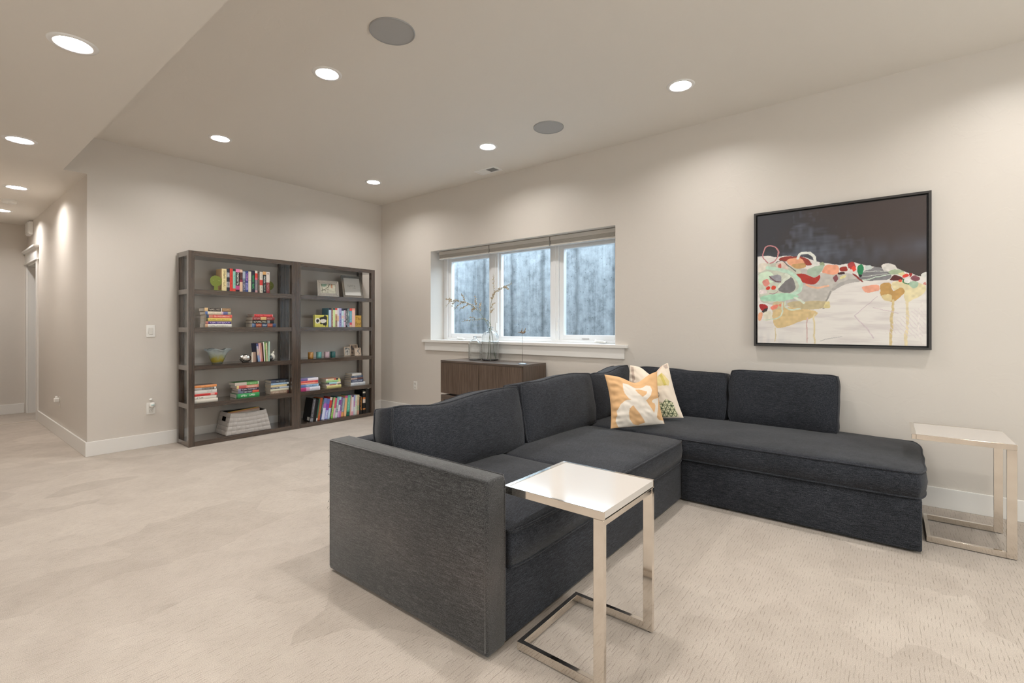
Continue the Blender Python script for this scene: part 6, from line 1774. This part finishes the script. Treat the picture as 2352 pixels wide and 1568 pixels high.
def cert_pic(u, v):
    base = lin('c9c8c4'); out = [np.full(u.shape, c) for c in base]
    m = (np.abs(u - 0.45) < 0.26) & (np.abs(v - 0.55) < 0.07) & (vnoise(u * 3, v * 1.4, 20, 6) > 0.55)
    m |= (np.abs(u - 0.5) < 0.22) & (np.abs(v - 0.42) < 0.02) & (vnoise(u * 3, v, 20, 7) > 0.6)
    c = lin('a9a9a4')
    return tuple(np.where(m, c[i], out[i]) for i in range(3))
framed(0.285, -1.030, TOPS[4], 0.285, 0.205, 0.044, R(7), R(-6), 'ribbed silver frame with a branch photograph on the right bookcase', SILF, branch_pic, 4)
framed(0.255, -0.640, TOPS[4], 0.300, 0.310, 0.032, R(14), R(-4), 'taller ribbed frame with a pale certificate on the right bookcase', simple('ribbed_pewter', (0.42, 0.40, 0.37), 0.25, metal=0.9), cert_pic, 3)
BLOND = simple('blond_wood_frame', (0.60, 0.47, 0.36), 0.55)
def leaf_pic(u, v):
    k = vnoise(u, v, 7, 12) + 0.4 * vnoise(u, v, 19, 13)
    d = np.clip((k - 0.55) * 3, 0, 1) * np.clip(1.25 - np.abs(u - 0.5) * 1.9, 0, 1) * np.clip(v * 1.8, 0, 1)
    stem = near_line(u, v, [(0.5, 0.02), (0.52, 0.6)], 0.07)
    d = np.where(stem, 1, d)
    a, b = lin('cfc6ba'), lin('3f474a')
    return tuple(a[i] * (1 - d) + b[i] * d for i in range(3))
def portrait_pic(u, v):
    k = vnoise(u, v, 6, 22)
    d = np.clip((vnoise(u, v, 5, 23) - 0.45) * 2.6, 0, 1) * (u > 0.45)
    a, b = lin('d8c4b0'), lin('5f666a')
    return tuple((a[i] * (1 - d) + b[i] * d) * (0.85 + 0.3 * k) for i in range(3))
def dark_pic(u, v):
    d = np.clip(vnoise(u, v, 5, 33) * 1.4 - 0.2, 0, 1)
    a, b = lin('b89c84'), lin('4a4644')
    return tuple(a[i] * (1 - d) + b[i] * d for i in range(3))
framed(0.215, -0.708, TOPS[2], 0.098, 0.124, 0.012, R(8), R(-8), 'small blond wood frame with a leafy print on the right third shelf', BLOND, leaf_pic, 1, 30, 36)
framed(0.150, -0.560, TOPS[2], 0.132, 0.150, 0.013, R(8), R(6), 'larger blond wood frame standing behind another small frame', BLOND, dark_pic, 1, 30, 36)
framed(0.275, -0.585, TOPS[2], 0.096, 0.108, 0.012, R(9), R(-4), 'smallest blond wood frame standing in front of a larger one', BLOND, portrait_pic, 1, 30, 36)

# four candle cups
for i, (y, c, h, w) in enumerate(((-1.2586, 'c08a3c', 0.078, 'amber'), (-1.1476, '6fb4b0', 0.077, 'aqua'), (-1.0396, 'd8bcc6', 0.076, 'pale pink'), (-0.9367, '2f7a78', 0.073, 'dark teal'))):
    t = thing('candle_cup', (0.262 if i < 3 else 0.235, y, TOPS[2] + 0.0002), w + ' glass candle cup on the right bookcase third shelf', 'candle cup', 'coloured candle cups')
    m, nt, b = new_mat(w.replace(' ', '_') + '_glass')
    b.inputs['Base Color'].default_value = lin(c) + (1,); b.inputs['Roughness'].default_value = 0.12; b.inputs['Transmission Weight'].default_value = 0.25; b.inputs['Coat Weight'].default_value = 0.4
    bm = bmesh.new(); r = 0.0335
    lathe(bm, [(0, 0), (r - 0.003, 0), (r - 0.001, 0.003), (r, 0.01), (r, h - 0.002), (r - 0.0015, h), (r - 0.003, h - 0.002), (r - 0.003, 0.010), (0, 0.009)], 36)
    bmesh.ops.recalc_face_normals(bm, faces=bm.faces)
    obj('cup', bm, m, t, smooth=True, local=True)
    bm = bmesh.new(); lathe(bm, [(0, 0.0095), (r - 0.0036, 0.0105), (r - 0.0036, h - 0.026), (0, h - 0.025)], 28); obj('wax', bm, simple('cream_wax', (0.75, 0.70, 0.60), 0.5) if i == 0 else bpy.data.materials['cream_wax'], t, smooth=True, local=True)
    bm = bmesh.new(); tube(bm, [(0, 0, h - 0.026), (0.001, 0, h - 0.016)], 0.0009, 5); obj('wick', bm, SLOT, t, local=True)
